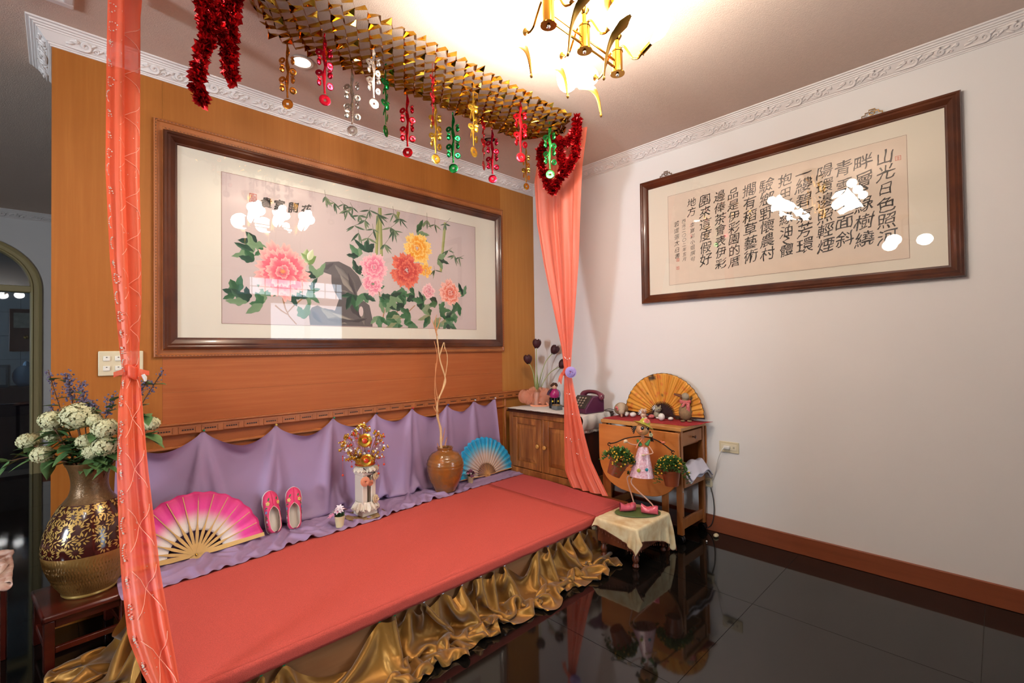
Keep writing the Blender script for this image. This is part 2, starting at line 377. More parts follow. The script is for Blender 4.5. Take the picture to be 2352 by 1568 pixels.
cornice('cornice_far', (-7, 4.1), (0, 4.1), (0, -1), 0, 0, 6, 2.9)
# raised frame on the ceiling
struct_(MB().box(-5.2, -3.163, -.296, -.261, CEIL-.016, CEIL).box(-3.198, -3.163, -2.4, -.296, CEIL-.016, CEIL).box(-5.2, -3.198, -2.4, -2.365, CEIL-.016, CEIL).box(-5.2, -5.165, -2.365, -.296, CEIL-.016, CEIL).build('trim_5', M_cor, bevel=.005))

# far wall with arched glazed doorway
XC, RO, RI, SP = -3.849, .507, .437, 1.95
g = MB(); n = 28
arc = [(XC+RO*math.cos(PI*k/n), SP+RO*math.sin(PI*k/n)) for k in range(n+1)]
g.box(-7, XC-RO, 4.1, 4.25, 0, CEIL).box(XC+RO, 0, 4.1, 4.25, 0, CEIL)
for a, b in zip(arc, arc[1:]):
    i = [g.av(p) for p in ((a[0], 4.1, a[1]), (b[0], 4.1, b[1]), (b[0], 4.1, CEIL), (a[0], 4.1, CEIL))]; j = [g.av(p) for p in ((a[0], 4.25, a[1]), (b[0], 4.25, b[1]), (b[0], 4.25, CEIL), (a[0], 4.25, CEIL))]
    g.af(*i); g.af(*j); g.af(i[0], j[0], j[1], i[1])
struct_(g.build('wall_far', M_wall))
M_cream = mat('cream_painted_trim', '#b9a878', .4)
dr = struct_(MB().box(XC-RI, XC+RI, 4.17, 4.18, .05, SP).build('door_2', glass('dark_door_glass', (.55, .62, .68))))
g = MB()
def ring(g, pr):
    path = [(XC+math.cos(a), math.sin(a), a) for a in [0]]
    prev = None
    seq = [(0., 0.02)]+[(None, PI*k/n) for k in range(n+1)]+[(1., .02)]
    for kind, a in seq:
        row = []
        for r, y in pr:
            if kind == 0.: row.append(g.av((XC+r, y, .0)))
            elif kind == 1.: row.append(g.av((XC-r, y, .0)))
            else: row.append(g.av((XC+r*math.cos(a), y, SP+r*math.sin(a))))
        if prev:
            for q in range(len(pr)-1): g.af(prev[q], prev[q+1], row[q+1], row[q])
        prev = row
ring(g, [(RO+.012, 4.1), (RO+.012, 4.08), (RO-.01, 4.07), (RO-.02, 4.085), (RI+.02, 4.085), (RI+.012, 4.07), (RI, 4.08), (RI-.012, 4.12), (RI-.012, 4.24)])
g.build('arch_casing', M_cream, dr, angle=25)
MB().box(XC-RI, XC+RI, 4.09, 4.2, SP-.035, SP+.03).build('transom_bar', M_cream, dr, bevel=.006)
g = MB(); q = [(XC+RI*math.cos(PI*k/n), 4.17, SP+.03+RI*math.sin(PI*k/n)*.95) for k in range(n+1)]; g.fan((XC, 4.17, SP+.03), q)
g.build('fanlight_pane', mat('dark_blue_glass', '#2c3d47', .15, spec=.6), dr)
struct_(MB().box(-7, -XC*0-4.40, 4.086, 4.1, 0, .1).box(XC+RO+.015, 0, 4.086, 4.1, 0, .1).build('baseboard_far', M_base))
struct_(MB().box(-7, 0, 5.7, 5.8, 0, CEIL).build('wall_kitchen', mat('dark_grout', '#3a3f40', .8)))
kt = [o for o in COL.objects if o.name == 'wall_kitchen'][0]
tmm = MB().box(-.148, .148, -.012, 0, -.148, .148).mesh('wall_tile', smooth=False); tmm.materials.append(mat('kitchen_tile', '#8e979a', .25))
for i in range(8):
    for j in range(7): link('wall_tile', tmm, None, kt).location = (-4.6+.3*i, 5.7, .75+.3*j)
# ---------------------------------------------------------------- small cloth solver (grid of points, length constraints, gravity, contact)
import numpy as np
def relax_cloth(P, LU, LV, pins, collide, steps=160, iters=10, grav=9.8, dt=.012, damp=.97, bend=.55, shear=.25):
    """P (nu,nv,3) start shape; LU (nu-1,nv) and LV (nu,nv-1) rest lengths; pins bool (nu,nv)"""
    V = np.zeros_like(P); W = np.where(pins, 0., 1.)[..., None]; keep = P.copy()
    LD = np.sqrt(LU[:, :-1]**2+LV[:-1, :]**2)
    def fix(A, B, wa, wb, L, k, only_short=False):
        d = B-A; n = np.sqrt((d*d).sum(-1, keepdims=True))+1e-9; e = (n-L[..., None])/n
        if only_short: e = np.minimum(e, 0)
        ws = wa+wb+1e-9; c = d*e*k/ws; return c*wa, -c*wb
    def con(sa, sb, L, k, short=False):
        a, b = fix(P[sa], P[sb], W[sa], W[sb], L, k, short); P[sa] += a; P[sb] += b
    s_ = slice
    LU2 = LU[:-1]+LU[1:]; LV2 = LV[:, :-1]+LV[:, 1:]
    for it in range(steps):
        V[..., 2] -= grav*dt; V *= damp; old = P.copy(); P += V*dt*W
        for q in range(iters):
            for o in (0, 1):
                con((s_(o, -1, 2), s_(None)), (s_(o+1, None, 2), s_(None)), LU[o::2], 1.)
                con((s_(None), s_(o, -1, 2)), (s_(None), s_(o+1, None, 2)), LV[:, o::2], 1.)
            for o in (0, 1):
                con((s_(o, -1, 2), s_(None, -1)), (s_(o+1, None, 2), s_(1, None)), LD[o::2], shear)
                con((s_(o, -1, 2), s_(1, None)), (s_(o+1, None, 2), s_(None, -1)), LD[o::2], shear)
            if q % 3 == 0:
                for o in range(4):
                    con((s_(o, -2, 4), s_(None)), (s_(o+2, None, 4), s_(None)), (LU2*.97)[o::4], bend, True)
                    con((s_(None), s_(o, -2, 4)), (s_(None), s_(o+2, None, 4)), (LV2*.97)[:, o::4], bend, True)
            collide(P, old)
            P[pins] = keep[pins]
        V = (P-old)/dt; sp = np.sqrt((V*V).sum(-1, keepdims=True)); V *= np.minimum(1, 2.5/(sp+1e-9))
    return P
def cloth_mesh(name, P):
    nu, nv = P.shape[:2]; me = bpy.data.meshes.new(name)
    F = [(i*nv+j, (i+1)*nv+j, (i+1)*nv+j+1, i*nv+j+1) for i in range(nu-1) for j in range(nv-1)]
    me.from_pydata([tuple(p) for p in P.reshape(-1, 3).tolist()], [], F); me.polygons.foreach_set('use_smooth', [True]*len(F)); me.update(); return me
def floor_contact(P, old, z0, mask, fr=.6):
    hit = mask & (P[..., 2] < z0); P[..., 2] = np.where(hit, z0, P[..., 2])
    for k in (0, 1): P[..., k] = np.where(hit, P[..., k]*(1-fr)+old[..., k]*fr, P[..., k])
def gold_skirt():
    pts = [(-2.99, -.40), (-2.99, -.55), (-2.99, -.75), (-2.99, -1.05), (-2.99, -1.22)]+[(x, -1.274) for x in (-2.93, -2.72, -2.648, -2.288, -2.22, -2.15, -2.079, -1.98, -1.873, -1.80, -1.76, -1.68, -1.605, -1.36, -1.282, -1.2, -1.1, -1.0, -.93, -.86)]
    du = .0185; cols = []; pinned = []; rs = np.random.RandomState(5)
    for k, (a, b) in enumerate(zip(pts, pts[1:])):
        L = math.dist(a, b); n = max(3, round((L*(1.14 if L > .2 else 1.42)+.02)/du)); out = (-1, 0) if k < 4 else ((-.7, -.7) if k == 4 else (0, -1))
        sag = L*math.sqrt((n*du/L-1)*3/8)
        for i in range(n): t = i/n; cols.append((lerp(a[0], b[0], t), lerp(a[1], b[1], t), out, 4*t*(1-t)*min(sag, .09))); pinned.append(i == 0)
    cols.append((*pts[-1], (0, -1), 0)); pinned.append(True)
    nu = len(cols); nv = 25; dvv = .0185; P = np.zeros((nu, nv, 3)); pins = np.zeros((nu, nv), bool)
    for i, (x, y, out, bul) in enumerate(cols):
        pins[i, 0] = pinned[i]
        for j in range(nv):
            t = j/(nv-1); d = .010+.10*t**.8+bul*(.6+.7*t)+.07*t*(.5+nz3(i*.11, j*.13, 2))+.014*nz3(i*.3, j*.3, 7)
            P[i, j] = (x+out[0]*d+.02*t*nz3(i*.13, j*.1, 9), y+out[1]*d, .172*(1-t)+.006-bul*.5*(1-t)+.02*t*(1-t)*nz3(i*.2, j*.4, 3))
            if pinned[i] and j == 0: P[i, j] = (x+out[0]*.008, y+out[1]*.008, .172)
    P += rs.normal(0, .003, P.shape)*(~pins)[..., None]
    def collide(P, old):
        floor_contact(P, old, .004, np.ones(P.shape[:2], bool), .75)
        ins = (P[..., 0] > -2.988) & (P[..., 1] > -1.276) & (P[..., 2] < .235)
        dx = P[..., 0]+2.988; dy = P[..., 1]+1.276; mx = ins & (dx < dy); my = ins & ~(dx < dy)
        P[..., 0] = np.where(mx, -2.988, P[..., 0]); P[..., 1] = np.where(my, -1.276, P[..., 1])
    return relax_cloth(P, np.full((nu-1, nv), du), np.full((nu, nv-1), dvv), pins, collide, 110, 10)
def lilac_drape():
    px = [(-3.0, .83), (-2.644, .834), (-2.279, .82), (-1.931, .823), (-1.631, .82), (-1.346, .829), (-1.029, .825), (-.758, .838), (-.538, .836)]
    edge = [(-3, -.47), (-2.869, -.454), (-2.546, -.433), (-2.269, -.383), (-1.92, -.382), (-1.494, -.324), (-1.118, -.307), (-.782, -.275), (-.458, -.29)]
    du = .0145; cols = []; pinned = []; rs = np.random.RandomState(2)
    for (a, za), (b, zb) in zip(px, px[1:]):
        L = b-a; n = round(L*1.055/du); sag = L*math.sqrt(.055*3/8)
        for i in range(n): t = i/n; cols.append((lerp(a, b, t), lerp(za, zb, t), 4*t*(1-t)*sag)); pinned.append(i == 0)
    cols.append((px[-1][0], px[-1][1], 0)); pinned.append(True); cols.append((-.528, .80, 0)); pinned.append(False)
    nu = len(cols); nv = 70; P = np.zeros((nu, nv, 3)); pins = np.zeros((nu, nv), bool); LV = np.zeros((nu, nv-1))
    for i, (x, zt, bul) in enumerate(cols):
        pins[i, 0] = pinned[i]; fall = zt-.232; lay = -interp(edge, x)-.055; tot = fall+lay; LV[i] = (tot+.05)/(nv-1)
        for j in range(nv):
            q = tot*j/(nv-1)
            if q < fall: y = -.022-bul*.7-.03*q/fall; z = zt-q-bul*.55*(1-q/fall)
            else: y = -.05-bul*.7*(1-(q-fall)/lay)-(q-fall); z = .233+.006*(1+nz3(x*7, q*16, 2))+.008*(1+math.sin(x*9+q*50))*sm((q-fall)/lay)
            P[i, j] = (x+max(0, (x+.9)/.37)*.09*min(1, q/fall), y, z)
    P += rs.normal(0, .0015, P.shape)*(~pins)[..., None]
    def collide(P, old):
        floor_contact(P, old, .2275, P[..., 1] < .5, .8)
        P[..., 1] = np.minimum(P[..., 1], -.021)
    LU = np.full((nu-1, nv), du)*(1+.075*np.linspace(0, 1, nv)[None, :]**.8)      # a little more cloth lower down, so folds open out below the pins
    return relax_cloth(P, LU, LV, pins, collide, 80, 14, grav=4.)
# ---------------------------------------------------------------- stage, carpets, drapes
M_ply = mat('tan_plywood', '#a9774a', .6, wood=((2, 20, 30), '#94633a'))
M_redc = mat('red_carpet_pile', '#d9584b', .95, var=(300, .25), bump=(520, .8, .004))
M_redc2 = mat('crimson_carpet_pile', '#cf5450', .95, var=(300, .25), bump=(520, .8, .004))
M_gold = mat('gold_organza', '#96671c', .36, metal=.55, var=(9, .25), weave=(900, .15), sheen=.3)
M_lil = mat('lilac_satin_cloth', '#a086a8', .6, var=(5, .05), weave=(1400, .06))
st = thing('stage_platform', 'low plywood stage platform beneath the red carpet', 'platform', (-1.72, -.63, 0))
MB().at((1.72, .63, 0)).box(-2.975, -.456, -1.262, -.018, 0, .205).build('plywood_body', M_ply, st, bevel=.004)
MB().at((1.72, .63, 0)).box(-.505, -.456, -1.268, -.30, .2052, .216).build('edge_board', mat('worn_brown_board', '#8a4a22', .5, wood=((20, 1.5, 20), '#5f2c10')), st, bevel=.003)
def carpet(name, x0f, x1f, m, label):
    def f(u, v):
        y = -.02+v*(-1.268+.02); a, b = x0f(y), x1f(y); return (lerp(a, b, u), y, .221+.0012*nz3(u*20, y*15))
    g = MB().grid(f, 40, 40)
    # rolled front lip
    def lip(u, v):
        a, b = x0f(-1.268), x1f(-1.268); an = v*PI/2; zz = .0
        if v <= .5: an = v*2*PI/2; return (lerp(a, b, u), -1.268-.012*math.sin(an), .209+.012*math.cos(an)+.0012*nz3(u*20, -1.268*15))
        return (lerp(a, b, u), -1.280+.002*nz3(u*60, 3), .209-(v-.5)*2*(.036+.005*nz3(u*25, 1)))
    g.grid(lip, 60, 6); o = g.build(name, m, None, solid=.006); return tag(o, label, 'carpet')
carpet('stage_carpet', lambda y: -2.975, lambda y: -.838-.006*nz3(y*9), M_redc, 'large plain red carpet covering the low stage')
carpet('carpet_strip', lambda y: -.834-.006*nz3(y*9), lambda y: -.46+.05*sm((-y-.5)/.6)*-1-.008*nz3(y*14, 4), M_redc2, 'narrow crimson carpet strip beside the oak cabinet')
PINM = [mat('pin_green', '#0c7a4c', .3), mat('pin_white', '#d9dde6', .25), mat('pin_blue', '#28418c', .3), mat('pin_yellow', '#c9a63a', .3), mat('pin_red', '#c23038', .3), mat('pin_black', '#1d1a22', .3)]
pb = MB().lathe([(.0055, 0), (.0055, .002), (.003, .003), (.0032, .008), (.0055, .009), (.0052, .0105), (0, .011)], 10)
def pin(p, col, parent, dirv=(PI/2, 0, 0)):
    me = pb.mesh('pushpin'); me.materials.append(PINM[col]); o = link('pushpin', me, None, parent); o.location = p; o.rotation_euler = dirv; return o
def drape(name, P, m, label, cat, sub=1): return tag(link(name, cloth_mesh(name, P), m, None, sub=sub), label, cat)
gd = drape('gold_skirt', gold_skirt(), M_gold, 'gathered gold organza skirt pinned along the stage edge', 'drape', 2)
for x, c in ((-2.72, 0), (-2.648, 0), (-2.288, 0), (-2.22, 0), (-2.079, 1), (-1.98, 1), (-1.873, 1), (-1.76, 1), (-1.605, 1), (-1.282, 2), (-1.2, 2), (-1.0, 1)):
    pin((x, -1.272, .172), c, gd)
pd = drape('lilac_drape', lilac_drape(), M_lil, 'lilac cloth pinned in swags below the dado rail', 'drape')
for x, z, c in ((-2.644, .834, 0), (-2.279, .82, 3), (-1.931, .823, 0), (-1.631, .82, 5), (-1.346, .829, 4), (-1.029, .825, 2), (-.758, .838, 1), (-.538, .836, 1)):
    pin((x, -.033, z), c, pd)
# ---------------------------------------------------------------- framed pictures
M_frm = mat('walnut_picture_frame', '#5e2f16', .3, wood=((6, 6, 6), '#3c190a'), coat=.35)
M_silk = mat('cream_silk_mount', '#e2dac8', .8, weave=(1600, .08), var=(2, .03))
M_pane = glass('picture_glass', (1, 1, 1), 1.)
FP = [(0, 0), (0, .022), (.004, .030), (.014, .032), (.020, .028), (.030, .030), (.040, .024), (.052, .014), (.058, .014), (.062, .010), (.062, 0)]   # (inward, out from wall)
def framed(name, label, W, H, origin, xax, out, rails='frame_rail'):
    """local frame: x along the picture, z up, -y out of the wall"""
    t = thing(name, label, 'picture'); zx = Vector((0, 0, 1)); m = Matrix((xax, -Vector(out), zx)).transposed().to_4x4(); m.translation = origin; t.matrix_world = m
    cs = [(0, 0), (W, 0), (W, H), (0, H)]
    for k in range(4):
        a, b = cs[k], cs[(k+1) % 4]; d = Vector((b[0]-a[0], b[1]-a[1])).normalized(); inn = Vector((-d.y, d.x)); g = MB()
        A = []; B = []
        for i, o in FP:
            p = Vector(a)+inn*i+d*i; q = Vector(b)+inn*i-d*i; A.append(g.av((p.x, -o, p.y))); B.append(g.av((q.x, -o, q.y)))
        n = len(FP)
        for i in range(n): g.af(A[i], A[(i+1) % n], B[(i+1) % n], B[i])
        g.af(*A); g.af(*B[::-1]); g.build(rails, M_frm, t, angle=20)
    MB().box(.05, W-.05, -.008, -.003, .05, H-.05).build('mount', M_silk, t)
    g = MB(); g.af(*[g.av(p) for p in ((.052, -.0125, .052), (W-.052, -.0125, .052), (W-.052, -.0125, H-.052), (.052, -.0125, H-.052))]); g.build('glass_pane', M_pane, t, smooth=False)
    return t
def outline(t, x0, x1, z0, z1, w, y, m):
    g = MB().box(x0-w, x1+w, y-.0004, y, z0-w, z0).box(x0-w, x1+w, y-.0004, y, z1, z1+w).box(x0-w, x0, y-.0004, y, z0, z1).box(x1, x1+w, y-.0004, y, z0, z1)
    return g.build('ruled_border', m, t)
M_ink = mat('black_ink', '#17110d', .7); M_seal = mat('vermilion_seal', '#c8543c', .7)
FONT = {}
def glyph(ch, seed, wgt=.012, slant=.12):
    c = bpy.data.curves.new('glyph', 'FONT'); c.body = ch; c.offset = wgt; c.resolution_u = 2; o = bpy.data.objects.new('glyph', c); COL.objects.link(o); bpy.context.view_layer.update()
    me = o.evaluated_get(bpy.context.evaluated_depsgraph_get()).to_mesh(); bm = bmesh.new(); bm.from_mesh(me); o.to_mesh_clear() if hasattr(o, 'to_mesh_clear') else None
    bmesh.ops.subdivide_edges(bm, edges=[e for e in bm.edges if e.calc_length() > .12], cuts=3)
    bpy.data.objects.remove(o); bpy.data.curves.remove(c); bm.verts.ensure_lookup_table()
    vs = []
    for v in bm.verts:
        x, y = v.co.x-.5, v.co.y-.38; k = seed*3.7
        x2 = x+slant*y+.085*nz3(x*2.2, y*2.2, k)+.022*nz3(x*8, y*8, k+5); y2 = y+.16*x+.09*nz3(x*2.2, y*2.2, k+9)+.022*nz3(x*8, y*8, k+3)
        vs.append((x2, y2))
    fs = [tuple(v.index for v in f.verts) for f in bm.faces]; bm.verts.index_update(); bm.free(); return vs, fs
def write(g, ch, x, z, em, y, seed, wgt=.012):
    vs, fs = glyph(ch, seed, wgt); b = len(g.v)
    for p in vs: g.av((x+p[0]*em, y, z+p[1]*em))
    for f in fs: g.af(*[b+i for i in f])

# --- calligraphy on the white wall; local x runs toward the camera side (-y of the room)
W, H = 1.771, .917
cal = framed('calligraphy_picture', 'wide framed scroll of black brush calligraphy on white wall', W, H, Vector((-.001, -1.140, 1.578)), Vector((0, -1, 0)), Vector((-1, 0, 0)))
outline(cal, 1.36-1.14, 2.70-1.14, 1.699-1.578, 2.345-1.578, .002, -.0085, mat('brown_ruling', '#a07c68', .8))
MB().box(.222, 1.558, -.0088, -.0082, .123, .765).build('paper', mat('aged_rice_paper', '#dfcdb9', .85, var=(14, .04), bump=(300, .05)), cal)
g = MB()
# spelled as code points so that the lettering stays plain text
COLS = [(2.611, 2.303, 1.784, '山光日色照河'), (2.513, 2.306, 1.784, '畔層〻綠樹繞'), (2.422, 2.299, 1.799, '青雲水面斜'), (2.331, 2.301, 1.784, '陽環邊照輕煙'), (2.226, 2.293, 1.800, '一縷碧氣芳環'),
        (2.127, 2.301, 1.794, '抱田野綠油〻體'), (2.020, 2.299, 1.782, '驗鄉野懷農村'), (1.920, 2.297, 1.787, '擱有稻草藝術'), (1.819, 2.293, 1.768, '品是伊彩園的厝'), (1.731, 2.296, 1.765, '邊俸茶會表伊彩'), (1.630, 2.297, 1.808, '園來這度假好'), (1.536, 2.295, 2.164, '地方')]
sd = 0
for yy, za, zb, s in COLS:
    n = len(s); wts = [.45 if c in '〻一' else 1. for c in s]; tot = sum(wts); z = za
    for c, wt in zip(s, wts):
        hh = (za-zb)*wt/tot; sd += 1; em = min(.092, (za-zb)/tot*1.02)*(.8 if c in '日田' else 1.)*(1+.07*nz3(sd*1.3))
        write(g, c, yy-1.14, z-hh/2-1.578, em, -.0095, sd, .002); z -= hh
for yy, za, zb, s in ((1.538, 2.122, 1.846, '李寶彩小姐撰句'), (1.477, 2.161, 1.855, '西元二〇〇二年五月'), (1.423, 2.156, 1.879, '若虛張太白書')):
    for k, c in enumerate(s): sd += 1; write(g, c, yy-1.14, lerp(za, zb, (k+.5)/len(s))-1.578, (za-zb)/len(s)*.9, -.0095, sd, -.004)
g.build('brush_lettering', M_ink, cal, smooth=False)
for yy, z, s in ((2.665, 2.234, .024), (1.427, 1.873, .022), (1.426, 1.815, .022)):
    g = MB(); x = yy-1.14; q = z-1.578; h = s/2
    for a in ((x-h, x+h, q-h, q-h+.002), (x-h, x+h, q+h-.002, q+h), (x-h, x-h+.002, q-h, q+h), (x+h-.002, x+h, q-h, q+h), (x-h*.6, x+h*.6, q+.002, q+.004), (x-.001, x+.001, q-h*.7, q+h*.7), (x-h*.5, x+h*.6, q-.006, q-.004)): g.box(a[0], a[1], -.0098, -.0092, a[2], a[3])
    g.build('seal_stamp', M_seal, cal, smooth=False)
M_ant = mat('antique_brass', '#7d5a2a', .35, metal=.9)
for x in (.21, 1.42):
    g = MB()
    pts = [(-.045, 0), (-.045, .012), (-.03, .012), (-.03, .024), (-.014, .024), (-.014, .036), (.014, .036), (.014, .024), (.03, .024), (.03, .012), (.045, .012), (.045, 0)]
    g.tube([(x+a, -.016, H+b) for a, b in pts], .003, 6); g.tube([(x+.012*math.cos(a*PI/6), -.016, H+.016+.009*math.sin(a*PI/6)) for a in range(12)], .0025, 6, closed=True); g.build('hanging_hook', M_ant, cal)

# --- peony painting on the partition
W, H = 2.375, 1.141
peo = framed('peony_picture', 'long framed painting of peonies, rock and bamboo on orange panelling', W, H, Vector((-2.82, -.013, 1.271)), Vector((1, 0, 0)), Vector((0, -1, 0)))
AX, AZ, AW, AH = .266, .143, 1.827, .846
MB().box(AX, AX+AW, -.0088, -.0082, AZ, AZ+AH).build('paper', mat('mauve_silk_ground', (.60, .48, .45), .85, weave=(1500, .05), var=(3, .04)), peo)
outline(peo, AX, AX+AW, AZ, AZ+AH, .002, -.0089, mat('brown_ruling_2', '#8a5f4c', .8))
A = MB(); LAY = [0]; RA = random.Random(11)
def P2(u, v): return (AX+u*AW, -.0090-LAY[0]*.0000035, AZ+v*AH)
def blob(cu, cv, pts, cin, cout):      # pts in metres around the centre
    LAY[0] += 1; c = P2(cu, cv); A.col = lin(cin); k = A.av(c); ids = []
    for (a, b) in pts: A.col = lin(cout); ids.append(A.av((min(max(c[0]+a, AX), AX+AW), c[1], min(max(c[2]+b, AZ), AZ+AH))))
    for i in range(len(ids)): A.af(k, ids[i], ids[(i+1) % len(ids)])
def leaf(u, v, ang, L, w, cin, cout, lobes=0):
    n = 9; ca, sa = math.cos(ang), math.sin(ang); up_, dn = [], []
    for i in range(n+1):
        t = i/n; h = w*math.sin(PI*t**.8)*(1+lobes*.35*math.cos(t*PI*5)); x = L*t
        up_.append((x*ca-h*sa, x*sa+h*ca)); dn.append((x*ca+h*sa, x*sa-h*ca))
    LAY[0] += 1; c = P2(u, v); base = LAY[0]
    A.col = lin(cin); mid = [A.av((min(max(c[0]+L*i/n*ca, AX), AX+AW), c[1], min(max(c[2]+L*i/n*sa, AZ), AZ+AH))) for i in range(n+1)]
    for side, col in ((up_, cout), (dn, cin)):
        A.col = lin(col); e = [A.av((min(max(c[0]+p[0], AX), AX+AW), c[1], min(max(c[2]+p[1], AZ), AZ+AH))) for p in side]
        for i in range(n): A.af(mid[i], mid[i+1], e[i+1], e[i])
def line(pts, w0, w1, col):
    LAY[0] += 1; A.col = lin(col); prev = None; n = len(pts)
    for i, (u, v) in enumerate(pts):
        p = Vector(P2(u, v)); q = Vector(P2(*pts[min(i+1, n-1)]))-Vector(P2(*pts[max(i-1, 0)])); nn = Vector((-q.z, 0, q.x)).normalized()*lerp(w0, w1, i/max(1, n-1))/2
        a, b = A.av(p+nn), A.av(p-nn)
        if prev: A.af(prev[0], a, b, prev[1])
        prev = (a, b)
def petal(u, v, ang, r0, r1, wd, cin, cout, s):
    LAY[0] += 1; c = P2(u, v); n = 10; ca, sa = math.cos(ang), math.sin(ang)
    A.col = lin(cin); k = A.av((c[0]+r0*ca, c[1], c[2]+r0*sa)); ids = []
    for i in range(n+1):
        t = i/n*2-1; rr = r1*(1-.22*t*t)*(1+.07*math.cos(t*9+s)); th = ang+t*wd; A.col = lin(cout); ids.append(A.av((c[0]+rr*math.cos(th), c[1], c[2]+rr*math.sin(th))))
    A.col = lin(mix3(cin, cout, .45)); md = [A.av((c[0]+lerp(r0, r1, .6)*(1-.15*(i/n*2-1)**2)*math.cos(ang+(i/n*2-1)*wd*.9), c[1], c[2]+lerp(r0, r1, .6)*(1-.15*(i/n*2-1)**2)*math.sin(ang+(i/n*2-1)*wd*.9))) for i in range(n+1)]
    for i in range(n): A.af(k, md[i], md[i+1]); A.af(md[i], ids[i], ids[i+1], md[i+1])
def mix3(a, b, t):
    h = lambda s: [int(s.lstrip('#')[i:i+2], 16) for i in (0, 2, 4)]; return '#%02x%02x%02x' % tuple(int(lerp(x, y, t)) for x, y in zip(h(a), h(b)))
def peony(u, v, r, dark, midc, light, sq=1., n=11):
    for ring_, (k, q, cin, cout) in enumerate(((n+2, 1., dark, light), (n, .86, dark, light), (n-1, .70, dark, midc), (n-2, .56, dark, light), (n-4, .40, dark, midc), (5, .24, dark, light))):
        for i in range(k):
            a = 2*PI*i/k+ring_*.5+RA.uniform(-.15, .15); petal(u+RA.uniform(-.004, .004), v+RA.uniform(-.006, .006), a, r*q*.25, r*q*RA.uniform(.88, 1.08), PI/k*1.15, cin, cout, RA.random()*6)
# bamboo
for a in (((.512, .566), (.52, .92)), ((.534, .572), (.529, .99)), ((.809, .52), (.835, .985)), ((.60, .90), (.61, .99))):
    line([(lerp(a[0][0], a[1][0], t/6), lerp(a[0][1], a[1][1], t/6)) for t in range(7)], .022, .026, '#a9a768'); line([(lerp(a[0][0], a[1][0], t/6)+.003, lerp(a[0][1], a[1][1], t/6)) for t in range(7)], .006, .007, '#7f8748')
GR = ['#2f4a33', '#486048', '#5f7456', '#3a563a', '#73825f']
for (u, v) in ((.319, .985), (.351, .95), (.385, .955), (.419, .945), (.443, .889), (.425, .80), (.467, .86), (.485, .95), (.52, .93), (.588, .965), (.615, .932), (.574, .84), (.587, .82), (.442, .75), (.478, .72), (.743, .97), (.781, .945), (.835, .97), (.882, .69), (.85, .73), (.907, .68), (.778, .53), (.547, .69), (.40, .91), (.5, .80)):
    line([(u, v), (u+RA.uniform(-.03, .03), v+RA.uniform(.02, .07))], .003, .002, '#56613a')
    for k in range(RA.randint(4, 6)): c = RA.choice(GR); leaf(u, v, RA.uniform(-2.9, .1), RA.uniform(.045, .095), RA.uniform(.004, .008), c, mix3(c, '#9aa581', .3))
# rock
RK = [(.293, .415), (.317, .484), (.366, .501), (.409, .466), (.441, .401), (.453, .342), (.428, .253), (.482, .175), (.494, .065), (.494, .003), (.263, .003), (.258, .092), (.269, .133), (.289, .152), (.316, .121), (.337, .088), (.351, .124), (.365, .208), (.349, .264), (.338, .332), (.338, .391), (.306, .407)]
LAY[0] += 1; ids = []
for (u, v) in RK: A.col = lin('#5d5554'); ids.append(A.av(P2(u, v)))
A.af(*ids[::-1])
for (u, v, an, L, wdt, c1, c2) in ((.30, .43, .5, .10, .02, '#4a4344', '#6b6260'), (.35, .47, -.7, .16, .022, '#7d756f', '#4d4748'), (.37, .40, -.9, .15, .02, '#8c847a', '#5b5353'), (.40, .42, -1.2, .18, .018, '#453e40', '#6f6662'), (.36, .28, -.4, .14, .018, '#514a4b', '#857d73'), (.40, .20, -.8, .18, .03, '#3f3839', '#6a615e'), (.45, .16, -1.4, .13, .018, '#7b7369', '#4c4545'), (.27, .11, -.9, .10, .02, '#3c3941', '#5a5560'), (.30, .13, -.5, .2, .03, '#8a8378', '#4b4547'), (.32, .05, .0, .2, .022, '#4a4344', '#7a7167'), (.34, .10, -.3, .14, .012, '#9a9284', '#575050'), (.41, .04, .2, .12, .014, '#3d3737', '#625a58')): leaf(u, v, an, L, wdt, c1, c2, .5)
blob(.449, .122, [(.02*math.cos(a)*.8, .035*math.sin(a)) for a in [k*PI/6 for k in range(12)]], (.60, .48, .45), '#c9b5b0')
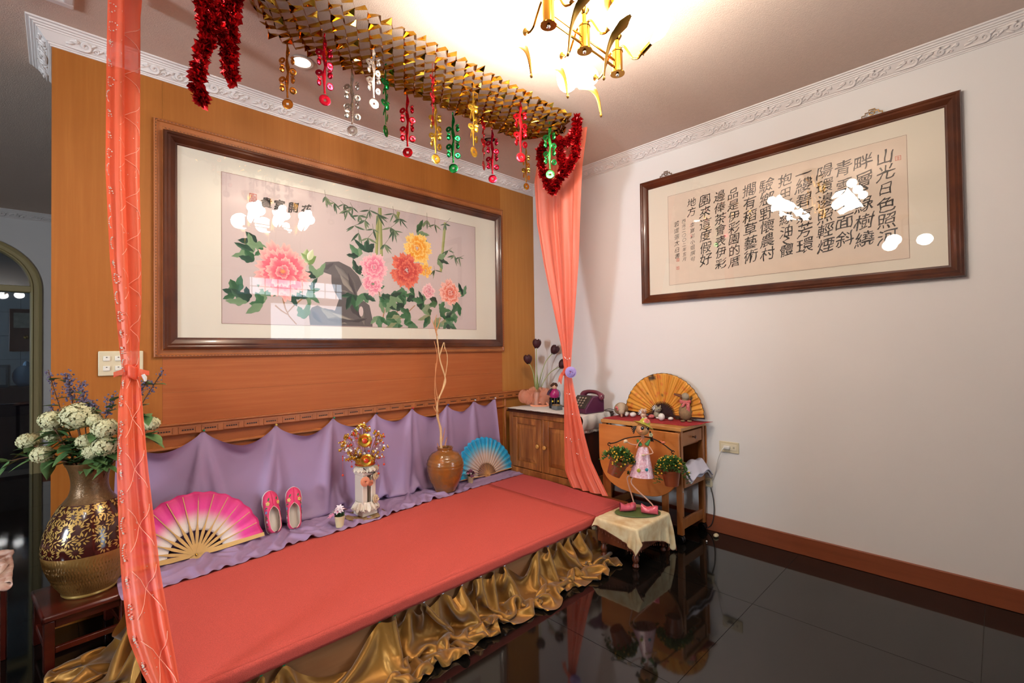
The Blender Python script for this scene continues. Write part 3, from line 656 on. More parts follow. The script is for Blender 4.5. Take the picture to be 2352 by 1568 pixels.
# stems
for s in (((.175, .19), (.182, .12), (.194, .064), (.218, .005)), ((.151, .136), (.17, .10), (.189, .075)), ((.603, .009), (.597, .124), (.62, .25)), ((.603, .06), (.64, .12), (.681, .199)), ((.822, .02), (.825, .1), (.831, .2)), ((.53, .02), (.545, .14), (.52, .3)), ((.24, .2), (.21, .14), (.19, .09))): line(s, .009, .006, '#a5764d')
LG = ['#17402c', '#22532f', '#2f6139', '#0f3324', '#4a7550', '#6d8a63']
for (u, v, k) in ((.098, .56, 3), (.089, .494, 3), (.089, .431, 2), (.125, .536, 2), (.04, .20, 4), (.071, .147, 3), (.115, .142, 4), (.285, .356, 3), (.254, .249, 4), (.199, .218, 4), (.441, .559, 3), (.472, .604, 3), (.435, .424, 3), (.417, .251, 4), (.458, .27, 3), (.691, .84, 3), (.794, .642, 3), (.526, .23, 3), (.564, .147, 3), (.519, .092, 3), (.611, .1, 3), (.673, .045, 3), (.753, .112, 4), (.846, .063, 4), (.925, .31, 3), (.243, .046, 2), (.557, .019, 2), (.639, .259, 4), (.598, .305, 3), (.68, .28, 3), (.71, .16, 3), (.80, .17, 3), (.58, .22, 3), (.49, .31, 2), (.77, .06, 3), (.88, .15, 3), (.55, .08, 3), (.63, .18, 3), (.66, .11, 3), (.72, .23, 3), (.60, .04, 3), (.83, .10, 3), (.79, .23, 2), (.57, .27, 3), (.90, .24, 3), (.15, .20, 3), (.22, .28, 2)):
    a0 = RA.uniform(0, 6.28)
    if u < .12: a0 = RA.uniform(2.4, 3.6)
    for q in range(k): c = RA.choice(LG if v > .2 or u < .3 else LG[1:]+['#7d9270', '#8a8f68']); leaf(u, v, a0+(q-k/2)*.75+RA.uniform(-.2, .2), RA.uniform(.075, .125), RA.uniform(.016, .027), c, mix3(c, '#9db38e', RA.uniform(.1, .45)), RA.uniform(.3, .9))
leaf(.245, .46, .6, .09, .03, '#6f8a4a', '#a9b878'); leaf(.25, .46, 1.5, .09, .028, '#93a768', '#cfd3a4'); leaf(.262, .46, 2.3, .08, .022, '#7e9a58', '#dfe0c0'); leaf(.258, .48, 1.2, .08, .02, '#c9cfa0', '#f0ead6')
peony(.175, .377, .172, '#d3465c', '#e86e7c', '#f7b9ae')
peony(.733, .517, .055, '#e08a24', '#eda53c', '#f6cf74'); peony(.694, .70, .118, '#e2811c', '#f0a830', '#f9d77c')
peony(.495, .35, .08, '#d6627c', '#e88fa2', '#f5c4c6'); peony(.502, .488, .105, '#d95a76', '#ea8ba0', '#f6c0c2')
peony(.643, .496, .128, '#a8262c', '#cf4538', '#e8785c')
peony(.747, .329, .06, '#cf6f7e', '#e3a4a8', '#f2d0cc'); peony(.856, .333, .105, '#d04a3c', '#e88468', '#f6c3b2')
blob(.175, .38, [(.02*math.cos(k), .016*math.sin(k)) for k in range(6)], '#e9a04c', '#dd6a62')
A.build('painted_flowers', mat('gouache_colours', '#ffffff', .8, attr=True), peo, smooth=False, fix=False)
g = MB()
for (u, v), c in zip(((.253, .857), (.21, .855), (.165, .852), (.126, .851)), '花開富貴'):
    sd += 1; write(g, c, AX+u*AW, AZ+v*AH, .066, -.0105, sd, .02)
g.build('brush_lettering', M_ink, peo, smooth=False)
g = MB(); x = AX+.087*AW; z = AZ+.86*AH
for a in ((-.019, .019, -.03, -.027), (-.019, .019, .027, .03), (-.019, -.0165, -.03, .03), (.0165, .019, -.03, .03), (-.001, .001, -.027, .027), (-.0165, .0165, -.001, .001), (-.012, -.004, .008, .010), (-.012, -.004, .016, .018), (-.009, -.007, .004, .024), (.004, .013, .01, .012), (.008, .010, .004, .022), (-.013, -.003, -.012, -.010), (-.009, -.007, -.024, -.004), (.004, .013, -.02, -.018), (.004, .013, -.010, -.008), (.004, .006, -.02, -.008)): g.box(x+a[0], x+a[1], -.0105, -.0100, z+a[2], z+a[3])
g.build('seal_stamp', M_seal, peo, smooth=False)
# ---------------------------------------------------------------- chandelier
M_brass = mat('polished_brass', '#b98532', .16, metal=1.)
M_dull = mat('bronze_leaf', '#a1752f', .32, metal=.85)
M_chrome = mat('chrome', '#c9c4bd', .12, metal=1.)
M_shade = mat('lit_opal_glass', (1., .94, .86), .3, emit=36.)
M_bulb = mat('lit_bulb_glass', (1., .94, .86), .1, emit=36.)
def blade(g, path, wid, thick, axis):
    """flattened tapering bar along path; wid = half width along axis"""
    ax = Vector(axis).normalized(); P = [Vector(p) for p in path]; rows = []
    for i, p in enumerate(P):
        t = (P[min(i+1, len(P)-1)]-P[max(i-1, 0)]).normalized(); nrm = t.cross(ax).normalized()
        rows.append([g.av(p+ax*wid[i]*math.cos(a*PI/4)+nrm*min(thick, wid[i])*math.sin(a*PI/4)) for a in range(8)])
    for a, b in zip(rows, rows[1:]):
        for j in range(8): g.af(a[j], a[(j+1) % 8], b[(j+1) % 8], b[j])
    g.af(*rows[0][::-1]); g.af(*rows[-1])
def wid_(tab, n): return [interp(tab, i/(n-1)) for i in range(n)]
ch = thing('chandelier', 'brass ceiling chandelier with glowing white tulip shades', 'chandelier', (-1.71, -1.905, 2.42))
bodies = (-.222, -.008, .222)
for bi, x in enumerate(bodies):
    MB().at((x, 0, 0)).lathe([(.0, 0), (.030, 0), (.031, .003), (.024, .004), (.0225, .006), (.0225, .092), (.025, .094), (.024, .1), (.009, .103), (.009, .145), (.014, .150), (.021, .162), (.014, .174), (.008, .180), (.008, .24), (.012, .25), (.0, .251)], 24).build('post', M_brass, ch, angle=30)
    MB().at((x, 0, 0)).lathe([(0, -.010), (.005, -.009), (.008, -.003), (.008, .0), (.0, .0)], 12).build('finial', M_chrome, ch)
    MB().at((x, 0, 0)).lathe([(.0, .250), (.02, .251), (.05, .30), (.055, .335), (0, .335)], 24).build('ceiling_cup', M_brass, ch)
for z in (.022, .052):
    MB().tube([(bodies[0], 0, z), (bodies[2], 0, z)], .005, 8).build('crossbar', M_brass, ch)
prof = [(.008, 0), (.024, .005), (.036, .024), (.043, .05), (.045, .082), (.048, .112), (.055, .14), (.068, .162), (.077, .170)]
for bi, x in enumerate(bodies):
    for sgn in (1, -1):
        bare = bi == 2 and sgn == -1
        base = Vector((x, sgn*.115, .035)); axd = Vector((0, sgn*.88, .475)).normalized(); sid = Vector((1, 0, 0)); third = axd.cross(sid)
        arm = smooth_path([(x, 0, .10), (x, sgn*.03, .108), (x, sgn*.055, .07), (x, sgn*.075, .035), (x, sgn*.10, .024), tuple(base)], 6)
        MB().tube(arm, .0045, 8).build('arm', M_brass, ch)
        g = MB().fr(base, sid, third, axd)
        if bare:
            g.lathe([(0, -.012), (.006, -.012), (.006, 0), (.013, .002), (.013, .004), (.0095, .006), (.0095, .05), (.0, .05)], 16).build('bulb_socket', M_brass, ch)
            g = MB().fr(base, sid, third, axd); g.lathe([(.006, .05), (.010, .062), (.019, .085), (.021, .10), (.015, .125), (.005, .15), (0, .155)], 16).build('bulb', M_bulb, ch)
            continue
        g.lathe([(0, -.018), (.006, -.016), (.009, -.004), (.018, .003), (.024, .010), (.014, .008), (0, .006)], 16).build('shade_cap', M_dull, ch)
        g = MB().fr(base, sid, third, axd); g.lathe(prof, 20, cap=False).build('glass_shade', M_shade, ch, solid=.003)
        # curling brass leaf below the shade
        pth = smooth_path([(x, sgn*.255, .062), (x, sgn*.205, .034), (x, sgn*.170, .014), (x, sgn*.130, -.012), (x, sgn*.102, -.065), (x, sgn*.088, -.145)], 5)
        g = MB(); n = len(pth); blade(g, pth, wid_([(0, .001), (.18, .010), (.36, .026), (.5, .021), (.75, .009), (1, .004)], n), .003, (.65, -.62, .40) if sgn > 0 else (1, 0, 0)); g.ell(tuple(pth[-1]), (.006, .006, .009), 8, 6); g.build('leaf_arm', M_dull, ch)
for x in (-.222, -.008, .222):
    for sgn in (1, -1):
        l = bpy.data.lights.new('chandelier_bulb_light', 'POINT'); l.energy = 4.5; l.color = (1, .92, .80); l.shadow_soft_size = .035
        o = bpy.data.objects.new('chandelier_bulb_light', l); COL.objects.link(o); o.parent = ch; o.location = (x, sgn*.30, .15)
# second light over the left of the room (seen mirrored in the calligraphy glass)
l2 = thing('globe_light', 'three-globe opal ceiling light mirrored in the calligraphy glass', 'ceiling light', (-3.95, -2.25, 2.42))
MB().lathe([(0, .335), (.07, .334), (.075, .31), (.02, .295), (.01, .28), (.01, .06), (.02, .05), (0, .04)], 24).build('stem', M_brass, l2)
for k in range(3):
    a = k*2.094+.3; c = Vector((.20*math.cos(a), .20*math.sin(a), .03)); MB().tube(smooth_path([(0, 0, .07), c*.5+Vector((0, 0, .02)), c+Vector((0, 0, .05))], 5), .006, 8).build('arm', M_brass, l2)
    MB().ell(tuple(c), (.075, .075, .065), 20, 12).build('globe', mat('lit_opal_globe', (1., .95, .88), .3, emit=GLOBE_GLOW), l2)
# ---------------------------------------------------------------- downlights
M_dl = mat('downlight_lens', (1., .9, .76), .3, emit=22.); M_ring = mat('downlight_ring', '#cfc0b4', .3, metal=.4); M_off = mat('downlight_dark', '#5d5048', .2, metal=.5)
for (x, y, lit, lab) in ((-2.303, -.534, 1, 'lit round recessed downlight in the ceiling near the red tinsel'), (-.983, -.508, 0, 'unlit round recessed downlight in the ceiling near the corner')):
    t = thing('downlight', lab, 'ceiling light', (x, y, CEIL))
    MB().lathe([(.040, 0), (.058, -.001), (.060, -.004), (.056, -.008), (.044, -.007), (.040, -.002)], 28).build('bezel', M_ring, t)
    if lit: MB().lathe([(0, -.010), (.026, -.0095), (.038, -.004), (.0405, 0)], 24, cap=False).build('lens', M_dl, t)
    else: MB().lathe([(0, -.001), (.014, -.002), (.02, -.007), (.026, -.002), (.0405, -.002)], 24, cap=False).build('reflector', M_off, t)
    if lit:
        l = bpy.data.lights.new('downlight_beam', 'SPOT'); l.energy = 22; l.color = (1, .87, .68); l.spot_size = 1.9; l.spot_blend = .6; l.shadow_soft_size = .03
        o = bpy.data.objects.new('downlight_beam', l); COL.objects.link(o); o.parent = t; o.location = (0, 0, -.015)
# ---------------------------------------------------------------- gold honeycomb foil valance
M_foil = mat('gold_foil', '#d9a93e', .12, metal=1., var=(38, .5), col2='#b8862c')
M_foilr = mat('gold_foil_inner', '#b9742a', .1, metal=1.)
NX, NY = 66, 10
def val_pt(i, k, up):
    """row k, step i; honeycomb of zigzag ribbons, neighbouring rows meeting at their peaks"""
    t = i/NX; x = lerp(-2.69, -.74, t)
    end = min(1, min(t, 1-t)/.10); fan = .16+.84*sm(end)
    yc = lerp(-.945, -.965, t); w = .44*fan; sgn = 1 if (i//1+k) % 2 else -1
    y = yc+(k/(NY-1)-.5)*w+sgn*w/(NY-1)*.46
    z = 2.700-.030*math.sin(PI*k/(NY-1))*fan+.022*(1-sm(end))+.012*nz3(x*3, y*5, 2)+(.011 if up else -.011)
    tl = .006*math.sin(i*1.7+k*2.3)
    return (x+(.002 if up else -.002)*sgn+(tl if up else -tl)*.4, y+(.010 if up else -.010)*(1 if (i+2*k) % 3 else -.6)+(tl if up else -tl), z)
g = MB()
for k in range(NY):
    lo = [g.av(val_pt(i, k, 0)) for i in range(NX+1)]; hi = [g.av(val_pt(i, k, 1)) for i in range(NX+1)]
    for i in range(NX):
        m1 = Vector(val_pt(i, k, 0))*.25+Vector(val_pt(i+1, k, 0))*.25+Vector(val_pt(i, k, 1))*.25+Vector(val_pt(i+1, k, 1))*.25; m1 += Vector((0, 0, R.uniform(-.004, .004)))+Vector((R.uniform(-.003, .003), R.uniform(-.003, .003), 0)); c = g.av(m1)
        g.mi = 0 if (i+k) % 2 else 1
        g.af(lo[i], lo[i+1], c); g.af(lo[i+1], hi[i+1], c); g.mi = 0; g.af(hi[i+1], hi[i], c); g.af(hi[i], lo[i], c)
va = g.build('foil_valance', [M_foil, M_foilr], None, smooth=False, fix=False)
tag(va, 'expanded gold foil honeycomb garland stretched below the ceiling', 'garland')
# ---------------------------------------------------------------- hanging foil charms
CC = {'orange': '#c77a2c', 'crimson': '#b3152e', 'silver': '#c8c3bb', 'white': '#e2e0dc', 'green': '#0f7a38', 'red': '#c01622', 'gold': '#d8ac3c', 'lime': '#3fae58'}
CM = {k: mat('foil_'+k, v, .14, metal=.9, bump=(60, .25, .003)) for k, v in CC.items()}
def disc(g, c, r, hole, n=16, th=.0012):
    o = [(c[0]+r*math.cos(2*PI*i/n), c[2]+r*math.sin(2*PI*i/n)) for i in range(n)]; h = [(c[0]+hole*1.25*math.cos(2*PI*i/n+.1)*(1/max(abs(math.cos(2*PI*i/n)), abs(math.sin(2*PI*i/n))))*.8, c[2]+hole*1.25*math.sin(2*PI*i/n+.1)*(1/max(abs(math.cos(2*PI*i/n)), abs(math.sin(2*PI*i/n))))*.8) for i in range(n)]
    rg = [(c[0]+r*.82*math.cos(2*PI*i/n), c[2]+r*.82*math.sin(2*PI*i/n)) for i in range(n)]
    for s in (1, -1):
        a = [g.av((p[0], c[1]+s*th, p[1])) for p in o]; m = [g.av((p[0], c[1]+s*th*2.2, p[1])) for p in rg]; b = [g.av((p[0], c[1]+s*th*.6, p[1])) for p in h]
        for i in range(n): g.af(a[i], a[(i+1) % n], m[(i+1) % n], m[i]); g.af(m[i], m[(i+1) % n], b[(i+1) % n], b[i])
    k = len(g.v)-6*n
    for i in range(n): g.af(k+i, k+(i+1) % n, k+3*n+(i+1) % n, k+3*n+i); g.af(k+2*n+i, k+2*n+(i+1) % n, k+5*n+(i+1) % n, k+5*n+i)
gs = MB(); pth = smooth_path([(0, .004, .012), (0, -.006, .018), (0, 0, 0), (.003, 0, -.03), (-.003, 0, -.08), (.003, 0, -.14), (-.003, 0, -.20), (0, 0, -.285)], 5)
blade(gs, pth, wid_([(0, .003), (.3, .004), (.45, .010), (.55, .005), (.65, .011), (.75, .005), (.85, .010), (.95, .004), (1, .006)], len(pth)), .0012, (1, 0, 0))
gc = MB(); disc(gc, (0, 0, 0), .0185, .0042)
gp = MB(); gp.ell((0, 0, -.004), (.0135, .004, .017), 10, 6)
for a in range(5): gp.at((0, 0, .008), (0, (a-2)*.45, 0)); gp.ell((0, 0, .010), (.0025, .0015, .010), 6, 4)
ge = MB(); disc(ge, (0, 0, 0), .0275, .006, 24)
def charm(x, y, col, rz, lab, L=.35, tilt=0.):
    t = thing('foil_charm', lab, 'ornament', (x, y, 2.69), group='foil charms under the valance', rot=(tilt, 0, rz), sc=L/.345)
    def p(g, nm, loc, rot=(0, 0, 0), key=None):
        kk = nm+col
        if kk not in FONT: FONT[kk] = g.mesh(nm); FONT[kk].materials.append(CM[col])
        o = link(nm, FONT[kk], None, t); o.location = loc; o.rotation_euler = rot
    p(gs, 'stem', (0, 0, 0))
    for k in range(4):
        z = -.085-.052*k; s = 1 if k % 2 else -1
        p(gc, 'coin', (s*.026, .003*s, z), (.2*s, 0, .35*s)); p(gp, 'pineapple_charm', (-s*.026, -.003*s, z+.008), (.15, 0, .5*s))
    p(ge, 'end_coin', (0, 0, -.318)); return t
for a in ((-2.436, -.719, 'orange', -.5, 'translucent orange foil charm, nearest the red tinsel bunch', .30), (-2.334, -.898, 'crimson', -.2, 'crimson foil charm beside the lit downlight', .317), (-2.121, -.725, 'silver', -.6, 'dull silver foil charm hanging left of the brighter white one', .331),
          (-2.132, -.978, 'white', -.15, 'bright white foil charm hanging left of an edge-on green one', .29), (-2.014, -.876, 'green', .65, 'thin green foil charm seen edge-on, right of white charm', .354), (-1.79, -.717, 'red', -.75, 'red foil charm hanging just right of edge-on green charm', .35),
          (-1.849, -1.053, 'crimson', .7, 'dark red foil charm seen edge-on in front of gold charm', .305), (-1.618, -.746, 'gold', -.1, 'gold foil charm between red and green charms at mid valance', .349), (-1.465, -.712, 'green', -.75, 'dark green foil charm facing front at mid valance', .355),
          (-1.529, -.988, 'gold', .2, 'gold foil charm turned sideways, right of the dark green charm', .359), (-1.362, -.878, 'red', .62, 'slim red foil charm seen edge-on near the unlit downlight', .359), (-1.153, -.723, 'crimson', -.8, 'rose red foil charm hanging below the unlit downlight', .347),
          (-1.268, -1.101, 'red', -.45, 'red foil charm hanging high from the valance front edge', .352), (-.795, -.685, 'gold', -.2, 'small pale gold foil charm beside the coral curtain', .30), (-.941, -1.039, 'lime', -.8, 'bright lime green foil charm in front of red tinsel', .352)):
    charm(a[0], a[1], a[2], a[3], a[4], a[5])
# ---------------------------------------------------------------- red tinsel
M_tin = mat('red_tinsel_foil', '#d0161c', .2, metal=.7, var=(45, .4))
def tinsel(name, paths, lab, rad, dens):
    t = thing(name, lab, 'tinsel', paths[0][0]); o0 = Vector(paths[0][0])
    for pth in paths:
        sp = smooth_path(pth, 10); L = sum((b-a).length for a, b in zip(sp, sp[1:])); MB().tube([p-o0 for p in sp], .003, 5).build('twisted_wire', M_tin, t)
        g = MB(); n = int(L*dens)
        for i in range(n):
            q = R.random()*(len(sp)-1); k = int(q); p = sp[k].lerp(sp[min(k+1, len(sp)-1)], q-k)-o0
            d = Vector((R.gauss(0, 1), R.gauss(0, 1), R.gauss(0, .8)-.3)).normalized(); w = d.orthogonal(); w.rotate(Matrix.Rotation(R.random()*6.28, 3, d)); ln = rad*R.uniform(.45, 1.05); wd = ln*R.uniform(.12, .34)
            a = [g.av(p+d*ln*.15), g.av(p+d*ln*.6+w*wd), g.av(p+d*ln), g.av(p+d*ln*.6-w*wd+d.cross(w)*wd*.6)]; g.af(a[0], a[1], a[2]); g.af(a[0], a[2], a[3])
        g.build('foil_flakes', M_tin, t, smooth=False, fix=False)['kind'] = 'stuff'
    return t
tinsel('tinsel_garland', [[(-2.70, -.85, 2.74), (-2.73, -.84, 2.66), (-2.775, -.83, 2.55), (-2.80, -.83, 2.42), (-2.815, -.83, 2.33), (-2.80, -.83, 2.25)], [(-2.68, -.84, 2.74), (-2.69, -.83, 2.62), (-2.70, -.83, 2.50), (-2.695, -.83, 2.38)], [(-2.80, -.83, 2.70), (-2.76, -.83, 2.62), (-2.72, -.84, 2.52), (-2.70, -.83, 2.43)], [(-2.82, -.84, 2.72), (-2.79, -.83, 2.6), (-2.78, -.83, 2.48)]], 'red foil tinsel bunch at the left end of the gold valance', .042, 1900)
tinsel('tinsel_garland', [[(-.80, -1.15, 2.735), (-.80, -1.15, 2.64), (-.80, -1.135, 2.53), (-.81, -1.11, 2.46), (-.82, -1.06, 2.41), (-.82, -1.0, 2.36), (-.82, -.955, 2.31)], [(-.82, -.955, 2.31), (-.81, -.905, 2.37), (-.81, -.865, 2.46), (-.80, -.835, 2.56), (-.80, -.83, 2.63)], [(-.80, -.83, 2.63), (-.82, -.92, 2.66), (-.82, -.99, 2.62), (-.82, -1.04, 2.5), (-.82, -1.05, 2.42)], [(-.82, -1.03, 2.62), (-.81, -1.09, 2.6), (-.80, -1.14, 2.66)]], 'red foil tinsel looped over the top of the right coral curtain', .046, 2300)
# ---------------------------------------------------------------- sheer coral curtains
M_cor1 = sheer('coral_voile', '#fb7a5c', .90); M_cor2 = sheer('coral_organza', '#fb6c4a', .88)
M_seq = mat('silver_sequins', '#efe8dc', .2, metal=.35); M_thr = mat('orange_thread', '#ffb39a', .5)
M_lav = mat('lavender_felt', '#a48fcb', .7)
def curtain(tab, n, foldamp, ph, nu=110, nv=90):
    """tab rows (z, left xy, right xy): returns surface function u across, v down"""
    def row(z):
        if z >= tab[0][0]: return tab[0]
        for a, b in zip(tab, tab[1:]):
            if z >= b[0]: t = (a[0]-z)/(a[0]-b[0]); return (z, [lerp(p, q, t) for p, q in zip(a[1], b[1])], [lerp(p, q, t) for p, q in zip(a[2], b[2])])
        return tab[-1]
    def f(u, v):
        z = lerp(tab[0][0], tab[-1][0], v); _, l, r = row(z); dx, dy = r[0]-l[0], r[1]-l[1]; w = math.hypot(dx, dy)+1e-6; nx, ny = -dy/w, dx/w
        uu = u+.03*math.sin(u*17+ph)+.012*nz3(u*6, z*1.3, ph); uu = min(1, max(0, uu))
        a = foldamp*min(1, w/.16)*(math.sin(2*PI*n*u+ph+.8*nz3(u*2, z*1.1, ph))+.22*math.sin(2*PI*n*2.3*u+ph*2+z)); a *= math.sin(PI*min(1, max(0, .06+u*.9)))**.35
        return (l[0]+dx*uu+nx*a, l[1]+dy*uu+ny*a, z)
    return f
RT = [(2.735, (-.685, -.74), (-.66, -1.13)), (2.60, (-.672, -.66), (-.665, -1.11)), (2.49, (-.664, -.625), (-.66, -1.085)), (2.18, (-.642, -.625), (-.638, -1.045)), (1.87, (-.619, -.67), (-.617, -1.01)), (1.56, (-.597, -.735), (-.596, -.957)), (1.25, (-.574, -.80), (-.574, -.902)), (1.09, (-.563, -.815), (-.563, -.878)), (.93, (-.551, -.797), (-.552, -.905)), (.62, (-.528, -.77), (-.53, -.972)), (.46, (-.516, -.758), (-.519, -1.015)), (.34, (-.507, -.752), (-.509, -1.08)), (.235, (-.500, -.80), (-.506, -1.145))]
rc = thing('coral_curtain', 'sheer coral curtain tied at the waist beside the oak cabinet', 'curtain', (-.5, -.95, .22)); off = Vector((.5, .95, -.22))
f = curtain(RT, 4, .013, 1.3); MB().at(off).grid(f, 110, 90).build('voile', M_cor1, rc, fix=False)
def band(f, v0, r, par, m, n=26):
    g = MB().at(off); c = [Vector(f(u/8, v0)) for u in range(9)]; ctr = sum(c, Vector())/9; wx = max((p-ctr).length for p in c)
    g.grid(lambda a, b: (ctr.x+(r+.003*math.sin(a*40))*math.cos(2*PI*a)*.8, ctr.y+(wx*.9+.004)*math.sin(2*PI*a), ctr.z+(b-.5)*.05+.006*math.sin(2*PI*a*2)), n, 5, cu=True); return g.build('tie_band', m, par, solid=.003), ctr
tb, ctr = band(f, (2.735-1.085)/(2.735-.235), .022, rc, M_cor1)
g = MB().at(off+ctr)
g.grid(lambda u, v: (-.03+.004*math.sin(v*7), .012+.035*v*1.1+(u-.5)*.035, .0-.085*v+.01*math.sin(u*6+v*4)), 8, 12).grid(lambda u, v: (-.026, .02+.03*v+(u-.5)*.028, .0-.06*v+.012*math.sin(u*5)), 8, 10); g.build('tie_tail', M_cor1, rc, fix=False)
CURTAIN_ROSE = off+ctr+Vector((-.03, -.055, -.005))
g = MB().at(off)
for k in range(26):
    p = Vector(f(R.uniform(.15, .85), R.choice((.62, .66, .78, .86, .9, .73))+R.uniform(-.006, .006))); g.ell(tuple(p+Vector((-.006, 0, 0))), (.0025, .0035, .0035), 6, 4)
g.build('sequins', M_seq, rc)['kind'] = 'stuff'

LT = [(2.745, (-3.07, -.66), (-2.955, -.50)), (2.65, (-3.072, -.66), (-2.964, -.55)), (2.30, (-3.077, -.66), (-2.964, -.58)), (1.95, (-3.081, -.68), (-2.967, -.60)), (1.61, (-3.068, -.69), (-2.964, -.63)), (1.44, (-3.053, -.69), (-2.966, -.645)), (1.27, (-3.041, -.69), (-2.975, -.66)), (1.18, (-3.033, -.69), (-2.977, -.675)), (1.07, (-3.05, -.745), (-2.976, -.742)), (.84, (-3.064, -.885), (-2.974, -.885)), (.68, (-3.067, -.99), (-2.969, -.99)), (.54, (-3.067, -1.09), (-2.965, -1.09)), (.40, (-3.06, -1.19), (-2.955, -1.195)), (.315, (-3.034, -1.25), (-2.948, -1.255)), (.277, (-3.018, -1.28), (-2.946, -1.283)), (.205, (-2.999, -1.335), (-2.942, -1.337)), (.10, (-2.985, -1.385), (-2.935, -1.39)), (.012, (-2.975, -1.42), (-2.93, -1.425))]
# the hem hangs clear of the platform end, in front of the gold skirt
lc = thing('coral_curtain', 'sheer coral curtain with sequins and quilted lines, in the left foreground', 'curtain', (-3.0, -.9, .01)); off = Vector((3.0, .9, -.01))
fl_ = curtain(LT, 2, .020, .4); MB().at(off).grid(fl_, 90, 110).build('voile', M_cor2, lc, fix=False)
tb, ctr = band(fl_, (2.745-1.18)/(2.745-.012), .022, lc, M_cor2)
g = MB().at(off+ctr); g.grid(lambda u, v: (.02+.03*v, -.03-.01*v, .004+(u-.5)*.018-.01*v), 4, 6).grid(lambda u, v: (.02+.02*v, -.032, -.004+(u-.5)*.014-.03*v), 4, 6).grid(lambda u, v: (-.025-.03*v, -.02, .004+(u-.5)*.02-.012*v), 4, 6); g.build('tie_tail', M_cor2, lc, fix=False)
g = MB().at(off+ctr+Vector((.03, -.045, -.02))); g.tube([(0, 0, .01), (.006, 0, -.002), (.008, 0, -.016)], [.006, .007, .004], 8); g.build('white_clip', mat('white_plastic', '#e8e4de', .35), lc)
def vz(z): return (2.745-z)/(2.745-.012)
g = MB().at(off)
for a0, sg in ((0, 1), (1, -1)):      # quilted diamond lines
    for s in range(15):
        z0 = 2.6-s*.17; pts = []
        for i in range(9):
            u = .30+.62*(i/8 if sg > 0 else 1-i/8); p = Vector(fl_(u, vz(z0-.12*i/8))); pts.append(p+Vector((-.002, -.004, 0)))
        if pts[-1].z > .06: g.tube(pts, .0010, 4)
g.build('quilting', M_thr, lc)
g = MB().at(off); z = 2.72
while z > .1:      # beaded motifs down the left edge
    mo = R.choice((0, 1, 2, 3)); cu = .12+.06*R.random(); z -= R.uniform(.05, .09)
    for k in range(11):
        t = k/10
        if mo == 0: u, dz = cu+.09*math.cos(PI*.5+PI*t), .022*math.sin(PI*.5+PI*t)
        elif mo == 1: u, dz = cu+.10*(t-.5), .012*math.cos(t*9)
        elif mo == 2: u, dz = cu+.07*math.cos(5.2*t+.4), .018*math.sin(5.2*t+.4)
        else: u, dz = cu+.08*(t-.5)*math.cos(k*2.4), .022*(t-.5)*math.sin(k*2.4)*1.6
        p = Vector(fl_(min(.98, max(.01, u)), vz(z+dz))); g.ell(tuple(p+Vector((-.003, -.005, 0))), .0020 if k % 3 else .0028, 6, 4)
for k in range(60): p = Vector(fl_(R.uniform(.3, .95), R.uniform(.2, .97))); g.ell(tuple(p+Vector((-.003, -.005, 0))), .0014, 5, 4)
g.build('sequins', M_seq, lc)['kind'] = 'stuff'
# ---------------------------------------------------------------- things standing on the stage
ZS = .232
M_bam = mat('bamboo_rib', '#d9b068', .45, var=(20, .12)); M_dkbam = mat('dark_lacquer_rib', '#2e1512', .35)
def hand_fan(name, label, loc, rz, lean, R1, Rin, a0, a1, n, colfn, fabm, ribm, wr=.006, ruffle=.008, sag=0., thin=True, dots=None, rimm=None, ribs_over=True):
    t = thing(name, label, 'fan', loc, rot=(lean, 0, rz)); a0 = math.radians(a0); a1 = math.radians(a1)
    def f(u, v):
        a = lerp(a0, a1, u); r = lerp(Rin, R1, v)*(1+ruffle*v*math.sin(u*n*PI*2)-sag*v*max(0, math.cos(a))**3)
        return (r*math.cos(a), (.0045 if int(round(u*n*4)) % 4 in (1, 2) else -.0045)*(.4+.6*v)+.014*ruffle*60*.1*v*v*math.sin(u*23), r*math.sin(a))
    MB().grid(f, n*4, 14, colfn=colfn).build('fan_leaf', fabm, t, solid=.001, fix=False)
    for i in range(n+1):
        a = lerp(a0, a1, i/n); g = MB(); guard = i in (0, n); w = wr*(1.6 if guard else 1)
        g.at((0, -.004-.0006*(i % 3), 0), (0, -a, 0)); L = R1*(1.02 if guard else (.96 if ribs_over else Rin/R1+.06))
        pts = [(-.03, -w*.55), (Rin*.5, -w*.8), (Rin*.9, -w), (Rin*1.25, -w*(.9 if guard else .35)), (L, -w*(.8 if guard else .2)), (L, w*(.8 if guard else .2)), (Rin*1.25, w*(.9 if guard else .35)), (Rin*.9, w), (Rin*.5, w*.8), (-.03, w*.55)]
        A = [g.av((p[0], -.001, p[1])) for p in pts]; B = [g.av((p[0], .001, p[1])) for p in pts]; g.af(*A); g.af(*B[::-1])
        for k in range(len(pts)): g.af(A[k], A[(k+1) % len(pts)], B[(k+1) % len(pts)], B[k])
        g.build('guard_rib' if guard else 'rib', ribm, t, smooth=False)
    MB().at((0, -.006, 0), (PI/2, 0, 0)).lathe([(0, .003), (.004, .002), (.005, -.004), (0, -.004)], 10).build('rivet', M_brass, t)
    if rimm: MB().tube([f(i/60, 1.0) for i in range(61)], .0018, 6).build('edge_binding', rimm, t)
    return t
M_pink = mat('pink_dyed_silk', '#ffffff', .55, attr=True, sheen=.2, bump=(90, .15)); M_cyan = MATS['pink_dyed_silk']
PW, PH_, PD = lin('#e9dfd6'), lin('#e8389a'), lin('#c50f5c')
def pinkc(u, v): return mixv(PW, PH_, sm((v-.18)/.4)) if v < .6 else mixv(PH_, PD, (v-.6)/.4*.8)
CW, CA, CB = lin('#cdbdb4'), lin('#16b4e0'), lin('#049fd6')
def cyanc(u, v): return mixv(CW, CA, sm((v-.25)/.5)) if v < .75 else CB
